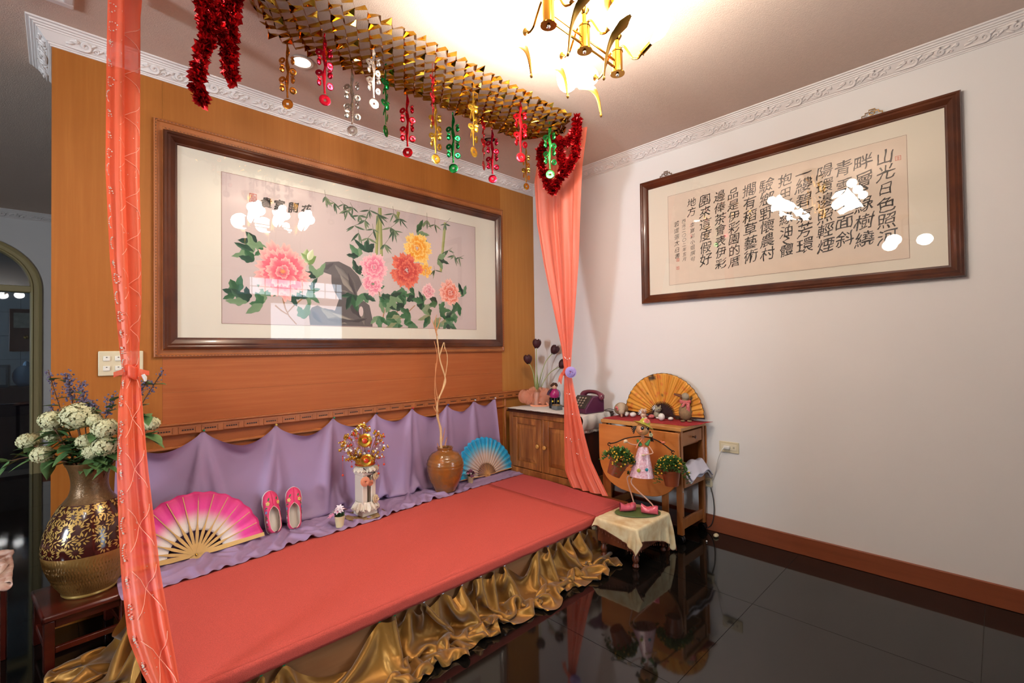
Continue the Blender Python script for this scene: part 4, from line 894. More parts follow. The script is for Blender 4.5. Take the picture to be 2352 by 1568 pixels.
hand_fan('silk_fan', 'pink and white silk fan leaning on the lilac drape', (-2.712, -.215, ZS+.012), .0, -.42, .308, .118, 3, 178, 13, pinkc, M_pink, M_bam, .0075, .015, .0)
hand_fan('silk_fan', 'turquoise silk fan standing beside the brown jar', (-.722, -.135, ZS+.008), .0, -.27, .30, .092, 2, 178, 19, cyanc, M_cyan, mat('pale_bamboo_rib', '#cf9d63', .45), .0023, .02, .0)
# ---- embroidered slippers
M_shoe = mat('pink_satin', '#d92b62', .5, var=(40, .12), sheen=.25); M_lin = mat('cream_lining', '#ddd3c4', .8); M_sole = mat('white_cloth_sole', '#e6e0d8', .7)
EMB = [mat('thread_yellow', '#d9c067', .6), mat('thread_green', '#2f6b3a', .6), mat('thread_blue', '#6f8fb5', .6), mat('thread_white', '#e3d6da', .6)]
def slipper(loc, rz, lean, label, flip):
    t = thing('embroidered_slipper', label, 'shoe', loc, group='pair of pink slippers', rot=(lean, 0, rz)); L = .228
    W = lambda s: .041*interp([(0, .55), (.08, .78), (.25, .84), (.45, .86), (.72, 1.), (.88, .86), (.96, .55), (1, .12)], s)
    Hh = lambda s: .052*interp([(0, .98), (.15, .95), (.4, .80), (.6, .86), (.75, .82), (.9, .58), (1, .25)], s)
    O = lambda s: interp([(0, .0), (.03, .014), (.12, .026), (.35, .029), (.50, .025), (.58, .014), (.63, .0), (1, .0)], s)
    def side(sg):
        def f(u, v):
            s = u; w, h, o = W(s), Hh(s), O(s); b = math.sin(v*PI/2); x = lerp(w, o, 1-math.cos(v*PI/2)); return (sg*(x+.004*math.sin(PI*v)), -h*b, L*s)
        return f
    for sg in (1, -1): MB().grid(side(sg), 34, 9).build('upper', M_shoe, t, solid=.002, fix=False)
    MB().grid(lambda u, v: ((v*2-1)*W(u)*.93, -.008-.003*math.cos((v-.5)*PI), L*(.012+.976*u)), 24, 8).build('insole', M_lin, t)
    for sg in (1, -1): MB().grid(lambda u, v: tuple(Vector(side(sg)(.03+.58*u, .12+.88*v))*1+Vector((-sg*.0025, .002, 0))), 22, 6).build('lining', M_lin, t, fix=False)
    MB().tube([(W(k/30)*1.03, .003, L*k/30) for k in range(31)]+[(-W(k/30)*1.03, .003, L*k/30) for k in range(30, -1, -1)], .0035, 6).build('sole_edge', M_sole, t)
    MB().tube([Vector(side(1)(.02+.61*k/20, 1))+Vector((0, -.001, 0)) for k in range(21)]+[Vector(side(-1)(.02+.61*k/20, 1))+Vector((0, -.001, 0)) for k in range(20, -1, -1)], .0016, 5).build('rim_binding', mat('pale_pink_piping', '#e8b7ad', .6), t)
    gs_ = [MB() for _ in range(4)]
    def motif(s, v, sg, k, r, petals):
        p = Vector(side(sg)(s, v)); e = .01; n = (Vector(side(sg)(s+e, v))-p).cross(Vector(side(sg)(s, v+.05))-p).normalized()
        if n.y > 0 or n.x*sg < -.5: n = -n
        a = n.orthogonal().normalized(); b = n.cross(a)
        for q in range(petals):
            th = 2*PI*q/petals+s*9; c = p+(a*math.cos(th)+b*math.sin(th))*r*.8+n*.0022; gs_[k].fr(c, a, b, n); gs_[k].ell((0, 0, 0), (r*.62, r*.62, .0012), 7, 4)
    def lf(s, v, sg, ang, L_):
        p = Vector(side(sg)(s, v)); n = (Vector(side(sg)(s+.01, v))-p).cross(Vector(side(sg)(s, v+.05))-p).normalized()
        if n.y > 0: n = -n
        a = n.orthogonal().normalized(); a.rotate(Matrix.Rotation(ang, 3, n)); gs_[1].fr(p+n*.002, a, n.cross(a), n); gs_[1].ell((0, 0, 0), (L_, L_*.45, .001), 8, 4)
    for sg in (1, -1):
        motif(.70, .62, sg, 0, .008, 5); motif(.50, .55, sg, 2, .006, 5); motif(.28, .5, sg, 3, .005, 5)
        lf(.80, .7, sg, .4, .010); lf(.60, .5, sg, 1.2, .008); lf(.40, .5, sg, 2.0, .008); lf(.36, .6, sg, .8, .007); lf(.17, .5, sg, .5, .007)
    for k, g in enumerate(gs_):
        if g.v: g.build('embroidery', EMB[k], t)['kind'] = 'stuff'
    return t
slipper((-2.335, -.155, ZS+.003), .05, -.26, 'pink embroidered slipper nearer the pink fan, standing toe up', 0)
slipper((-2.228, -.175, ZS+.003), -.25, -.26, 'pink embroidered slipper nearer the white column, standing toe up', 1)
# ---- small potted flowers
M_pot = mat('cream_clay', '#d9cb9c', .6); M_pk = mat('pink_petal', '#d98aa4', .6); M_pw = mat('white_petal', '#e7d9de', .6); M_gr = mat('leaf_green', '#3f6a3c', .55, var=(30, .3)); M_plum = mat('plum_petal', '#6d3350', .6)
def leafb(g, p, d, L, w, bend=.3, up=(0, 0, 1)):
    d = Vector(d).normalized(); s = d.cross(Vector(up)); s = s.normalized() if s.length > 1e-4 else d.orthogonal().normalized(); n = s.cross(d); p = Vector(p); prev = None
    for i in range(6):
        t = i/5; c = p+d*L*t-Vector((0, 0, 1))*bend*L*t*t; h = w*math.sin(PI*(.06+.94*t)**.8)*.5 if i < 5 else .0004
        row = [g.av(c-s*h), g.av(c-n*h*.35), g.av(c+s*h)]
        if prev: g.af(prev[0], row[0], row[1], prev[1]); g.af(prev[1], row[1], row[2], prev[2])
        prev = row
def mini_pot(loc, lab, cols, s, seed):
    q = random.Random(seed); t = thing('flower_pot', lab, 'potted flowers', loc, sc=s)
    MB().lathe([(0, .0), (.021, 0), (.028, .055), (.0295, .056), (.0295, .064), (.0265, .064), (.025, .055), (0, .054)], 20).build('pot', M_pot, t)
    g = MB()
    for k in range(26): a = q.uniform(0, 6.28); leafb(g, (.01*math.cos(a), .01*math.sin(a), .055), (math.cos(a), math.sin(a), q.uniform(.5, 2)), q.uniform(.03, .055), .010, .2)
    g.build('foliage', M_gr, t, fix=False)['kind'] = 'stuff'
    for k in range(15):
        a = q.uniform(0, 6.28); r = q.uniform(.0, .046); c = Vector((r*math.cos(a), r*math.sin(a), .108-r*.7+q.uniform(-.006, .008))); g = MB(); d = Vector((math.cos(a)*.6, math.sin(a)*.6, 1)).normalized(); x = d.orthogonal()
        for j in range(6): e = x.copy(); e.rotate(Matrix.Rotation(j*PI/3, 3, d)); leafb(g, c, e*.9+d*.45, .027, .013, .25, d)
        g.build('blossom', q.choice(cols), t, fix=False)
    return t
mini_pot((-2.03, -.335, ZS), 'tiny cream pot of pink flowers beside the white column', (M_pk, M_pw, M_pw), 1., 3)
mini_pot((-.94, -.19, ZS), 'tiny cream pot of plum flowers in front of the turquoise fan', (M_plum, M_pk, M_plum), .85, 5)
# ---- white column, doily and golden crown
g = MB(); n = 64
g.grid(lambda u, v: ((.115*v*(1+(.03*math.cos(u*2*PI*24) if v > .95 else 0)))*math.cos(u*2*PI)*1.05, (.105*v*(1+(.03*math.cos(u*2*PI*24) if v > .95 else 0)))*math.sin(u*2*PI), .002+.0015*math.cos(v*14)), n, 8, cu=True)
dl = g.build('lace_doily', mat('ecru_lace', '#b9a56b', .8, weave=(500, .5), var=(60, .3), col2='#8a4a36'), None, solid=.002, fix=False); dl.location = (-1.83, -.255, ZS); tag(dl, 'oval ecru lace doily under the white column', 'doily')
M_iv = mat('ivory_plaster', '#dcd2bf', .6, bump=(60, .1)); M_peach = mat('peach_silk_petal', '#e0936f', .6); M_cr = mat('cream_petal', '#e4cfa8', .6)
co = thing('ornate_column', 'white plaster column ornament with frills and peach rose', 'column', (-1.83, -.255, ZS+.006), .10)
MB().box(-.052, .052, -.052, .052, 0, .034).build('plinth', M_iv, co, bevel=.004)
MB().box(-.047, -.012, -.045, .045, .034, .29).box(.014, .047, -.045, .045, .034, .25).box(-.012, .014, .02, .045, .034, .25).build('shaft', M_iv, co, bevel=.006)
MB().box(-.05, .05, -.048, .048, .245, .30).build('capital', M_iv, co, bevel=.006)
MB().at((.031, -.02, .034)).lathe([(.018, 0), (.018, .21), (.02, .215)], 16).build('round_pillar', M_iv, co)
def frill(z, r, h, amp, k, nm='lace_frill'):
    MB().grid(lambda u, v: ((r+.02*v+amp*v*math.sin(u*2*PI*k))*math.cos(u*2*PI), (r+.02*v+amp*v*math.sin(u*2*PI*k))*math.sin(u*2*PI), z-h*v+.006*v*math.cos(u*2*PI*k*1.7)), 120, 6, cu=True).build(nm, M_iv, co, solid=.0015, fix=False)
frill(.085, .056, .040, .009, 17); frill(.070, .060, .034, .008, 13); frill(.298, .050, .026, .006, 15)
def rose(g, c, r, d, m=5):
    d = Vector(d).normalized(); x = d.orthogonal().normalized(); y = d.cross(x)
    for ring_, (k, q, h) in enumerate(((6, 1., 0), (5, .72, .35), (4, .46, .6), (3, .25, .8))):
        for i in range(k):
            a = 2*PI*i/k+ring_*.6
            def f(u, v, a=a, q=q, h=h):
                th = a+(v-.5)*1.25; rr = r*q*(.25+.75*u); p = Vector(c)+(x*math.cos(th)+y*math.sin(th))*rr+d*(r*h*.6+r*.45*(1-(1-u)**2)*(1-q*.75)-r*.12*u*u*q); return tuple(p)
            g.grid(f, 4, 5)
g = MB(); rose(g, CURTAIN_ROSE, .040, (-.8, -.6, .1)); g.build('fabric_flower', M_lav, rc, fix=False, label='lavender fabric flower pinned on the tie')
g = MB(); rose(g, (-.035, -.055, .215), .030, (-.2, -1, .1)); rose(g, (.0, -.06, .20), .020, (.2, -1, -.2)); g.build('peach_rose', M_peach, co, fix=False)
g = MB(); rose(g, (.04, -.055, .235), .024, (.3, -1, .1)); rose(g, (.045, -.055, .282), .018, (.4, -1, .2)); rose(g, (.035, -.06, .095), .026, (.3, -1, .1)); g.build('cream_rose', M_cr, co, fix=False)
MB().tube(smooth_path([(-.045, -.052, .30), (-.02, -.062, .27), (.02, -.064, .262), (.05, -.055, .28), (.07, -.03, .265), (.06, -.02, .25), (.03, -.06, .258), (-.01, -.062, .245)], 6), .0022, 6).build('black_cord', mat('black_elastic', '#1d1714', .6), co)
M_fg = mat('gilt_filigree', '#d9ae45', .22, metal=.9); M_pearl = mat('pearl_bead', '#e9e4dc', .15, coat=.5); M_rb = mat('red_bead', '#c43a24', .2, coat=.4)
cr = thing('bridal_crown', 'golden beaded bridal crown with pearls on the white column', 'crown', (-1.83, -.255, ZS+.308), YAW-PI/2+.15)
MB().grid(lambda u, v: ((.055+.006*math.sin(u*2*PI*16)*v)*math.cos(u*2*PI), (.05+.006*math.sin(u*2*PI*16)*v)*math.sin(u*2*PI), .0+.05*v), 64, 6, cu=True).build('crown_band', M_fg, cr, solid=.002, fix=False)
g = MB(); gp_, gr_, gw = MB(), MB(), MB(); q = random.Random(8)
for k in range(190):
    a = q.uniform(-1, 1)*1.9; h = q.uniform(.04, .265); wd = .145*math.sin(PI*min(1, (h+.02)/.27))**.6*q.uniform(.55, 1.05); p = Vector((wd*math.sin(a), -.02-.05*math.cos(a)*q.uniform(.3, 1), h))
    gw.tube([(p.x*.35, -.01, .045), (p.x*.7, p.y*.7, lerp(.05, p.z, .6)), p], .0007, 4); r = q.uniform(.0045, .008); tgt = q.choice((gp_, gp_, g, g, g, gr_)); tgt.at(); tgt.ell(tuple(p), r, 8, 6)
    if tgt is g:
        for j in range(5): g.at(p, (q.random()*6, q.random()*6, j*1.25)); g.ell((.007, 0, 0), (.008, .004, .0012), 6, 4)
        g.at()
for k in range(30): a = k/30*2*PI; gr_.ell((.058*math.cos(a), .053*math.sin(a), .008), .0042, 7, 5); g.ell((.06*math.cos(a), .055*math.sin(a), .035), .005, 7, 5)
g.build('gilt_leaves', M_fg, cr); gp_.build('pearls', M_pearl, cr)['kind'] = 'stuff'; gr_.build('red_beads', M_rb, cr)['kind'] = 'stuff'; gw.build('wires', M_fg, cr)
for (x, z, r) in ((.012, .165, .042), (.02, .045, .038)):
    g = MB().at((x, -.075, z), (PI/2, 0, 0)); g.lathe([(0, .014), (r*.35, .012), (r*.45, .004), (r*.8, .007), (r, .0), (r*.9, -.004), (0, -.004)], 24).build('gold_rosette', M_fg, cr); MB().at((x, -.09, z), (PI/2, 0, 0)).lathe([(0, .006), (r*.3, .003), (r*.38, -.002), (0, -.002)], 14).build('rosette_jewel', M_rb, cr)
for (x, z0, L) in ((-.128, .065, .115), (-.075, .03, .03), (.118, .05, .045), (.085, .0, .05)):
    g = MB(); g.tube([(x*.5, -.02, .07), (x*.9, -.03, z0+.02), (x, -.03, z0)], .001, 4); g.tube([(x, -.03, z0), (x, -.03, z0-L)], .0008, 4)
    for zz in [z0-.012*k for k in range(int(L/.03))]+[z0-L]: g.ell((x, -.03, zz), .0045 if zz > z0-L+.001 else .007, 8, 6)
    g.build('bead_tassel', M_rb, cr)
# ---- glazed jar with twig
M_jar = mat('brown_stoneware_glaze', '#9a5a1c', .2, var=(16, .35), col2='#7a5630', coat=.4, bump=(60, .2))
jr = thing('stoneware_jar', 'round brown glazed stoneware jar holding a bare twig', 'jar', (-1.185, -.205, ZS))
prof = smooth_path([(.072, 0, 0), (.080, 0, .015), (.115, 0, .09), (.132, 0, .165), (.130, 0, .215), (.105, 0, .262), (.068, 0, .283), (.055, 0, .290)], 6)
pr = [(0, 0)]+[(p.x+.0020*math.sin(p.z*260), p.z) for p in prof]+[(.054, .300), (.060, .308), (.060, .313), (.052, .314), (.048, .306), (.046, .285), (.09, .25), (.11, .17), (.06, .03), (0, .02)]
MB().lathe(pr, 48).build('jar_body', M_jar, jr, angle=60)
tw = thing('bare_twig', 'pale contorted willow twig rising out of the brown jar', 'branch', (-1.185, -.205, ZS+.022))
M_tw = mat('peeled_willow', '#e0b884', .6, var=(25, .2)); M_tw2 = mat('thin_willow', '#c98a58', .6)
z0 = -.022; TW = [(0, 0, .02), (-.02, .0, .20), (-.035, .0, .31), (-.03, .01, .42), (-.06, .005, .52), (-.055, .01, .62), (-.02, .0, .70), (.01, .0, .78), (-.035, .0, .92), (-.055, .0, 1.05), (-.06, .01, 1.14)]
MB().tube(smooth_path(TW, 5), [lerp(.0105, .004, i/50)*(1+.15*math.sin(i*1.7)) for i in range(51)], 8).build('main_stem', M_tw, tw)
for i, pth in enumerate(([(-.05, .005, .55), (-.075, .01, .66), (-.08, 0, .80), (-.06, 0, .95), (-.085, 0, 1.06)], [(-.02, 0, .70), (.02, .01, .82), (.03, 0, .94), (.01, .01, 1.03)], [(-.04, 0, .95), (.0, .0, 1.05), (.005, 0, 1.0)], [(-.035, .0, .31), (-.005, .01, .37), (0, .0, .43)], [(-.05, .0, .52), (-.09, .0, .58), (-.095, 0, .6)], [(-.058, 0, 1.1), (-.085, 0, 1.17), (-.10, .01, 1.215)], [(-.06, .01, 1.13), (-.04, 0, 1.19), (-.03, .0, 1.24)], [(-.06, .01, 1.12), (-.075, 0, 1.2), (-.06, 0, 1.25)], [(-.055, 0, .62), (-.07, .01, .75), (-.075, 0, .9)], [(0, 0, .3), (.02, .01, .34), (.02, 0, .36)], [(-.02, 0, .24), (-.06, 0, .31), (-.065, 0, .33)])):
    MB().tube(smooth_path(pth, 5), [lerp(.0045, .0017, k/(5*(len(pth)-1))) for k in range(5*(len(pth)-1)+1)], 6).build('side_shoot', M_tw if i in (1, 2) else M_tw2, tw)
# ---------------------------------------------------------------- oak cabinet and what stands on it
M_oak = mat('red_oak', '#bd7a3a', .42, wood=((3, 14, 3), '#6f3a12', 2.6), coat=.15); M_oakz = mat('red_oak_upright', '#bd7a3a', .42, wood=((16, 16, 2.2), '#6f3a12', 2.4), coat=.15)
M_dkw = mat('dark_oak', '#4a200e', .45, wood=((14, 14, 2), '#2c1006'))
M_knob = mat('turned_knob', '#b8863f', .35)
cb = thing('oak_cabinet', 'low oak cabinet with two panelled doors and round knobs', 'cabinet', (-.228, -.483, 0))
MB().box(-.195, .20, -.372, .372, .05, .722).build('carcass', M_dkw, cb, bevel=.003)
MB().box(-.232, .205, -.398, .398, .722, .735).box(-.225, .205, -.39, .39, .735, .748).build('cabinet_top', M_dkw, cb, bevel=.006)
MB().box(-.222, -.195, -.385, .385, .0, .265).box(-.195, .2, -.38, -.372, .0, .265).build('plinth', M_oak, cb, bevel=.005)
MB().box(-.214, -.195, -.378, -.335, .265, .722).box(-.214, -.195, .335, .378, .265, .722).box(-.214, -.195, -.335, .335, .685, .722).build('face_frame', M_oakz, cb, bevel=.002)
MB().box(-.214, -.195, -.014, .014, .265, .685).build('mid_stile', M_oakz, cb, bevel=.004)
for sg in (1, -1):
    y0, y1 = (.016, .333) if sg > 0 else (-.333, -.016)
    d = MB().box(-.206, -.197, y0, y1, .27, .682).build('door', M_oakz, cb)
    for a, b in ((y0, y0+.052), (y1-.052, y1)): MB().box(-.216, -.2055, a, b, .27, .682).build('door_stile', M_oakz, d, bevel=.003)
    for a, b in ((.27, .322), (.63, .682)): MB().box(-.216, -.2055, y0+.052, y1-.052, a, b).build('door_rail', M_oak, d, bevel=.003)
    g = MB(); a, b, c, e = y0+.052, y1-.052, .322, .63; k = .034
    o = [g.av(p) for p in ((-.2065, a, c), (-.2065, b, c), (-.2065, b, e), (-.2065, a, e))]; i_ = [g.av(p) for p in ((-.214, a+k, c+k), (-.214, b-k, c+k), (-.214, b-k, e-k), (-.214, a+k, e-k))]
    for q in range(4): g.af(o[q], o[(q+1) % 4], i_[(q+1) % 4], i_[q])
    g.af(*i_); g.build('raised_panel', M_oakz, d, smooth=False)
    MB().at((-.216, .038 if sg > 0 else -.038, .47), (0, -PI/2, 0)).lathe([(.006, 0), (.006, .008), (.015, .014), (.017, .021), (.012, .027), (0, .028)], 18).build('knob', M_knob, d)
M_lace = mat('white_lace', '#e6e2dc', .8, weave=(300, .4))
g = MB()
def lc_(u, v):
    s = lerp(.395, -.52, u); x = lerp(-.228, .12, v)+.004*math.sin(s*70)
    y = s; z = .7505+.0006*math.sin(s*90+x*60)
    if s < -.40: y = -.402-.012*math.sin((-.40-s)*30)-.006*math.sin(x*55); z = .751-(-.40-s)*.95+.004*math.sin(x*60)
    return (x, y, z)
rn = g.at((-.228, -.483, 0)).grid(lc_, 90, 40).build('lace_runner', M_lace, None, solid=.0012, fix=False); tag(rn, 'white lace runner over the oak cabinet, fringe hanging at one end', 'table runner')
g = MB().at((-.228, -.483, 0))
for k in range(30): p = Vector(lc_(1, k/29)); g.tube([p, p+Vector((0, -.002, -.018))], .0016, 5)
for k in range(40): p = Vector(lc_(k/40*.85, 0)); g.tube([p, p+Vector((-.006, 0, .0))], .0014, 4)
o = g.build('fringe', M_lace, rn); o['kind'] = 'stuff'
TZ = .7525
# telephone
M_ph = mat('purple_plastic', '#5d2a4c', .3, coat=.2); M_pg = mat('charcoal_plastic', '#3c3836', .4); M_kb = mat('beige_key', '#a89a8a', .4)
ph = thing('telephone', 'purple desk telephone with charcoal keypad on the lace runner', 'telephone', (-.245, -.775, TZ), -.12)
outl = [(-.105, 0), (.105, 0), (.105, .112), (.03, .128), (-.02, .125), (-.105, .035)]
g = MB(); A_ = [g.av((p[0], -.088, p[1])) for p in outl]; B_ = [g.av((p[0], .088, p[1])) for p in outl]; g.af(*A_); g.af(*B_[::-1])
for k in range(6): g.af(A_[k], A_[(k+1) % 6], B_[(k+1) % 6], B_[k])
g.build('body', M_ph, ph, bevel=.008, smooth=False)
fx, fz = Vector((.085, 0, .09)).normalized(), Vector((-.09, 0, .085)).normalized()
g = MB().fr(Vector((-.103, 0, .038)), fx, Vector((0, 1, 0)), fz); g.box(0, .122, -.078, .078, -.003, .005).build('keypad_plate', M_pg, ph, bevel=.003)
for i in range(4):
    for j in range(3): MB().fr(Vector((-.103, 0, .038)), fx, Vector((0, 1, 0)), fz).at if False else None; g = MB().fr(Vector((-.103, 0, .038))+fx*(.024+.024*i)+Vector((0, -.03+.03*j, 0))+fz*.005, fx, Vector((0, 1, 0)), fz); g.lathe([(.0085, 0), (.0085, .003), (.006, .0045), (0, .005)], 10).build('key', M_kb, ph)
g = MB(); pth = smooth_path([(.062, -.098, .118), (.062, -.085, .135), (.062, -.05, .150), (.062, 0, .154), (.062, .05, .150), (.062, .085, .135), (.062, .098, .118)], 4)
g.tube(pth, [.026, .026, .025, .023, .02, .018, .017, .016, .0155, .0155, .0155, .0155, .0155, .0155, .016, .016, .017, .018, .02, .022, .024, .025, .026, .026, .026][:len(pth)], 14); g.ell((.062, -.098, .118), (.027, .02, .027), 14, 8); g.ell((.062, .098, .118), (.027, .02, .027), 14, 8); g.build('handset', mat('plum_plastic', '#6d3140', .25, coat=.3), ph)
# doll and card box
dz = thing('boot_doll', 'small doll figurine with magenta body and black boots', 'figurine', (-.215, -.42, TZ), -.6)
M_black = mat('black_gloss', '#0d0b0c', .2); M_mag = mat('magenta_enamel', '#a51a63', .25, coat=.3)
for sg in (-1, 1): MB().at((sg*.024, 0, 0)).lathe([(0, 0), (.024, 0), (.025, .02), (.021, .06), (.022, .088), (0, .09)], 16).build('boot', M_black, dz); MB().at((sg*.024, -.021, .058)).box(-.006, .006, -.004, .004, -.007, .007).build('buckle', mat('yellow_buckle', '#d2b23a', .4), dz)
MB().at((0, 0, .085)).lathe([(0, 0), (.034, .002), (.044, .022), (.042, .045), (.028, .066), (.018, .075), (0, .076)], 18).build('skirt', M_mag, dz)
MB().at((.028, 0, .1)).ell((0, 0, .015), (.024, .03, .038), 12, 8).build('bag', mat('grey_violet_felt', '#7c7d98', .7), dz)
g = MB(); g.tube(smooth_path([(-.02, 0, .155), (-.05, -.01, .135), (-.06, -.01, .11)], 5), [.012]*6+[.011]*5, 8); g.build('arm', mat('dark_plum_cloth', '#3a1a35', .7), dz)
MB().ell((0, 0, .176), (.022, .022, .024), 14, 10).build('head', mat('doll_skin', '#d9a583', .5), dz)
g = MB(); q = random.Random(4)
for k in range(30): a = q.uniform(0, 6.28); h = q.uniform(.1, 1.2); g.at((.022*math.cos(a)*math.cos(h), .022*math.sin(a)*math.cos(h)+.006, .182+.02*math.sin(h))); g.ell((0, 0, 0), q.uniform(.008, .013), 6, 5)
g.at(); g.build('curly_hair', mat('brown_curls', '#4a2a17', .8), dz)
bx = thing('small_case', 'small grey case in front of the boot doll', 'box', (-.285, -.505, TZ), -.3)
MB().box(-.028, .028, -.04, .04, 0, .03).build('case_body', mat('grey_metal_case', '#6b6f70', .4), bx, bevel=.004); MB().box(-.025, .025, -.036, .036, .03, .042).build('case_lid', mat('case_lid_paint', '#4e6a66', .5, var=(30, .5), col2='#a3743a'), bx, bevel=.003)
# organza bundle and tulips (lateral axis faces the room)
AL = YAW-PI/2
M_organza = sheer('peach_organza', '#f0a888', .52)
ob = thing('organza_bundle', 'peach organza wrapped vase bundle on the lace runner', 'vase', (-.20, -.205, TZ), AL)
MB().lathe([(0, 0), (.028, 0), (.03, .06), (.024, .10), (.028, .12), (.025, .12), (.02, .10), (0, .02)], 16).build('inner_vase', mat('frosted_vase', '#d9cfc6', .3), ob)
g = MB()
g.grid(lambda u, v: ((.045+.035*math.sin(v*PI)+.022*math.sin(u*2*PI*7+v*3)*(.4+v))*math.cos(u*2*PI), (.04+.02*math.sin(v*PI)+.016*math.sin(u*2*PI*7)*(.4+v))*math.sin(u*2*PI), .004+.15*v+.012*math.sin(u*2*PI*5)*v), 84, 14, cu=True)
g.build('organza_wrap', M_organza, ob, fix=False)
g = MB()
for k, (cx, cz, r) in enumerate(((-.105, .085, .05), (-.07, .06, .04), (.075, .10, .05), (.05, .05, .045))): g.grid(lambda u, v, cx=cx, cz=cz, r=r, k=k: (cx+r*(1+.25*math.sin(u*31+k))*math.cos(u*2*PI)*math.sin(PI*(.08+.84*v)), -.03+r*.7*math.sin(u*2*PI)*math.sin(PI*(.08+.84*v)), cz+r*math.cos(PI*v)*(1+.2*math.sin(u*19))), 40, 10, cu=True)
g.build('organza_puff', M_organza, ob, fix=False)
MB().tube(smooth_path([(-.06, -.05, .012), (-.02, -.06, .006), (.04, -.06, .006), (.09, -.05, .008), (.07, -.045, .03), (.0, -.05, .03)], 5), .009, 8, flat=.3).build('ribbon', M_peach, ob)
M_tul = mat('maroon_tulip', '#3f0812', .6, var=(60, .3)); M_stem = mat('tulip_stem', '#9aa468', .55)
for hx, hz, lx, lab in ((0, .51, .2, 'maroon tulip standing tallest in the organza bundle'), (.14, .46, 1.1, 'maroon tulip with one bent petal, second tallest in the bundle'), (-.07, .375, -.3, 'maroon tulip leaning left against the orange panel'), (.205, .335, 1.3, 'maroon tulip drooping lowest toward the coral curtain')):
    t = thing('tulip', lab, 'flower', (-.20, -.205, TZ+.03), AL, group='tulips in the organza bundle')
    pth = smooth_path([(0, 0, .0), (hx*.15, 0, hz*.35), (hx*.5, .0, hz*.72), (hx*.92, 0, hz*.90), (hx, 0, hz-.045)], 6); MB().tube(pth, .0035, 7).build('stem', M_stem, t)
    g = MB()
    for s in ((-.02, .02, .25, .06), (.03, -.01, .30, .12), (.05, .01, .2, .2)): 
        leafb(g, (0, 0, .0), (s[0]*4+hx*.6, s[1]*3, 1), hz*.75*(1-s[0]), .016, s[3])
    g.build('leaf', M_stem, t, fix=False)
    g = MB().at((hx, 0, hz-.04), (0, lx*.45, 0))
    for k in range(6):
        a = k*PI/3; g.grid(lambda u, v, a=a: ((.007+.030*math.sin(PI*(.06+.72*u))+(.0015 if a % 2 < 1 else 0))*math.cos(a+(v-.5)*1.35*math.sin(PI*(.12+.8*u))), (.007+.030*math.sin(PI*(.06+.72*u)))*math.sin(a+(v-.5)*1.35*math.sin(PI*(.12+.8*u))), .082*u), 7, 6)
    if '.46' in str(hz): g.grid(lambda u, v: (.02+.055*u, (v-.5)*.02*(1-u), .028+.01*u), 5, 3)
    if hx > .2: g.grid(lambda u, v: (-.025-.01*u, (v-.5)*.016*(1-u), .01-.05*u), 5, 3)
    g.ell((0, 0, .04), (.021, .021, .036), 10, 8)
    g.build('tulip_head', M_tul, t, solid=.0015, fix=False)

# ---------------------------------------------------------------- gateleg trolley
M_bee = mat('orange_beech', '#c47a3a', .35, wood=((14, 2.2, 14), '#b0662b'), coat=.2); M_beez = mat('beech_leg', '#a86a36', .4, wood=((16, 16, 2), '#8a5024')); M_beel = mat('light_beech_edge', '#c08a4c', .4, wood=((14, 2, 14), '#a97036'))
gt = thing('gateleg_trolley', 'small beech gateleg trolley with drop leaf, drawer and castors', 'table', (-.20, -1.305, 0))
MB().box(-.18, .18, -.305, .305, .712, .735).build('trolley_top', M_beel, gt, bevel=.003)
def leafo(x, th, nm):
    pts = [(.303, .706), (-.303, .706)]
    for k in range(25): a = PI*k/24; pts.append((-.303*(1 if math.cos(a) > 0 else -1)*abs(math.cos(a))**.72, .50-.235*math.sin(a)**.9))
    g = MB(); A_ = [g.av((x, p[0], p[1])) for p in pts]; B_ = [g.av((x+th, p[0], p[1])) for p in pts]; n = len(pts); g.af(*A_); g.af(*B_[::-1])
    for k in range(n): g.af(A_[k], A_[(k+1) % n], B_[(k+1) % n], B_[k])
    return g.build(nm, M_bee, gt, bevel=.003)
leafo(-.208, .018, 'drop_leaf'); leafo(.186, .012, 'drop_leaf')
for x in (-.172, .142):
    for y in (-.30, .262):
        MB().box(x, x+.03, y, y+.038, .055, .712).build('leg', M_beez, gt, bevel=.003)
        c = MB().at((x+.015, y+.019, .055)).box(-.008, .008, -.008, .008, -.02, .0).build('castor', M_black, gt)
        MB().at((x-.001, y+.019, .026), (0, PI/2, 0)).lathe([(0, -.004), (.024, -.004), (.026, .0), (.026, .01), (.024, .013), (0, .013)], 16).build('wheel', M_black, c); MB().at((x+.02, y+.019, .026), (0, PI/2, 0)).lathe([(0, -.002), (.024, -.002), (.026, .002), (.026, .01), (.024, .013), (0, .013)], 16).build('wheel', M_black, c)
MB().box(-.19, -.176, -.215, -.17, .03, .70).build('gate_leg', M_beez, gt, bevel=.003); MB().box(-.19, -.176, .22, .265, .03, .70).build('gate_leg', M_beez, gt, bevel=.003)
MB().box(-.188, -.176, -.20, .25, .085, .115).build('gate_rail', M_beez, gt, bevel=.003)
dd = MB().box(-.138, .138, -.296, -.276, .618, .700).build('drawer', M_beez, gt, bevel=.003)
g = MB().at((0, -.296, .658), (PI/2, 0, 0)).lathe([(.005, 0), (.005, .012), (.010, .016), (.010, .022), (0, .025)], 10); g.build('knob', mat('dark_knob', '#3f1d0d', .35), dd)
MB().box(-.142, .142, -.27, .28, .60, .612).build('drawer_shelf', M_beez, gt, bevel=.002)
tb_ = MB().box(-.15, .15, -.31, -.29, .352, .445).box(-.15, .15, .26, .275, .352, .445).box(-.15, -.138, -.29, .26, .352, .445).box(.138, .15, -.29, .26, .352, .445).box(-.138, .138, -.29, .26, .352, .36).build('tray_box', M_beez, gt, bevel=.003)
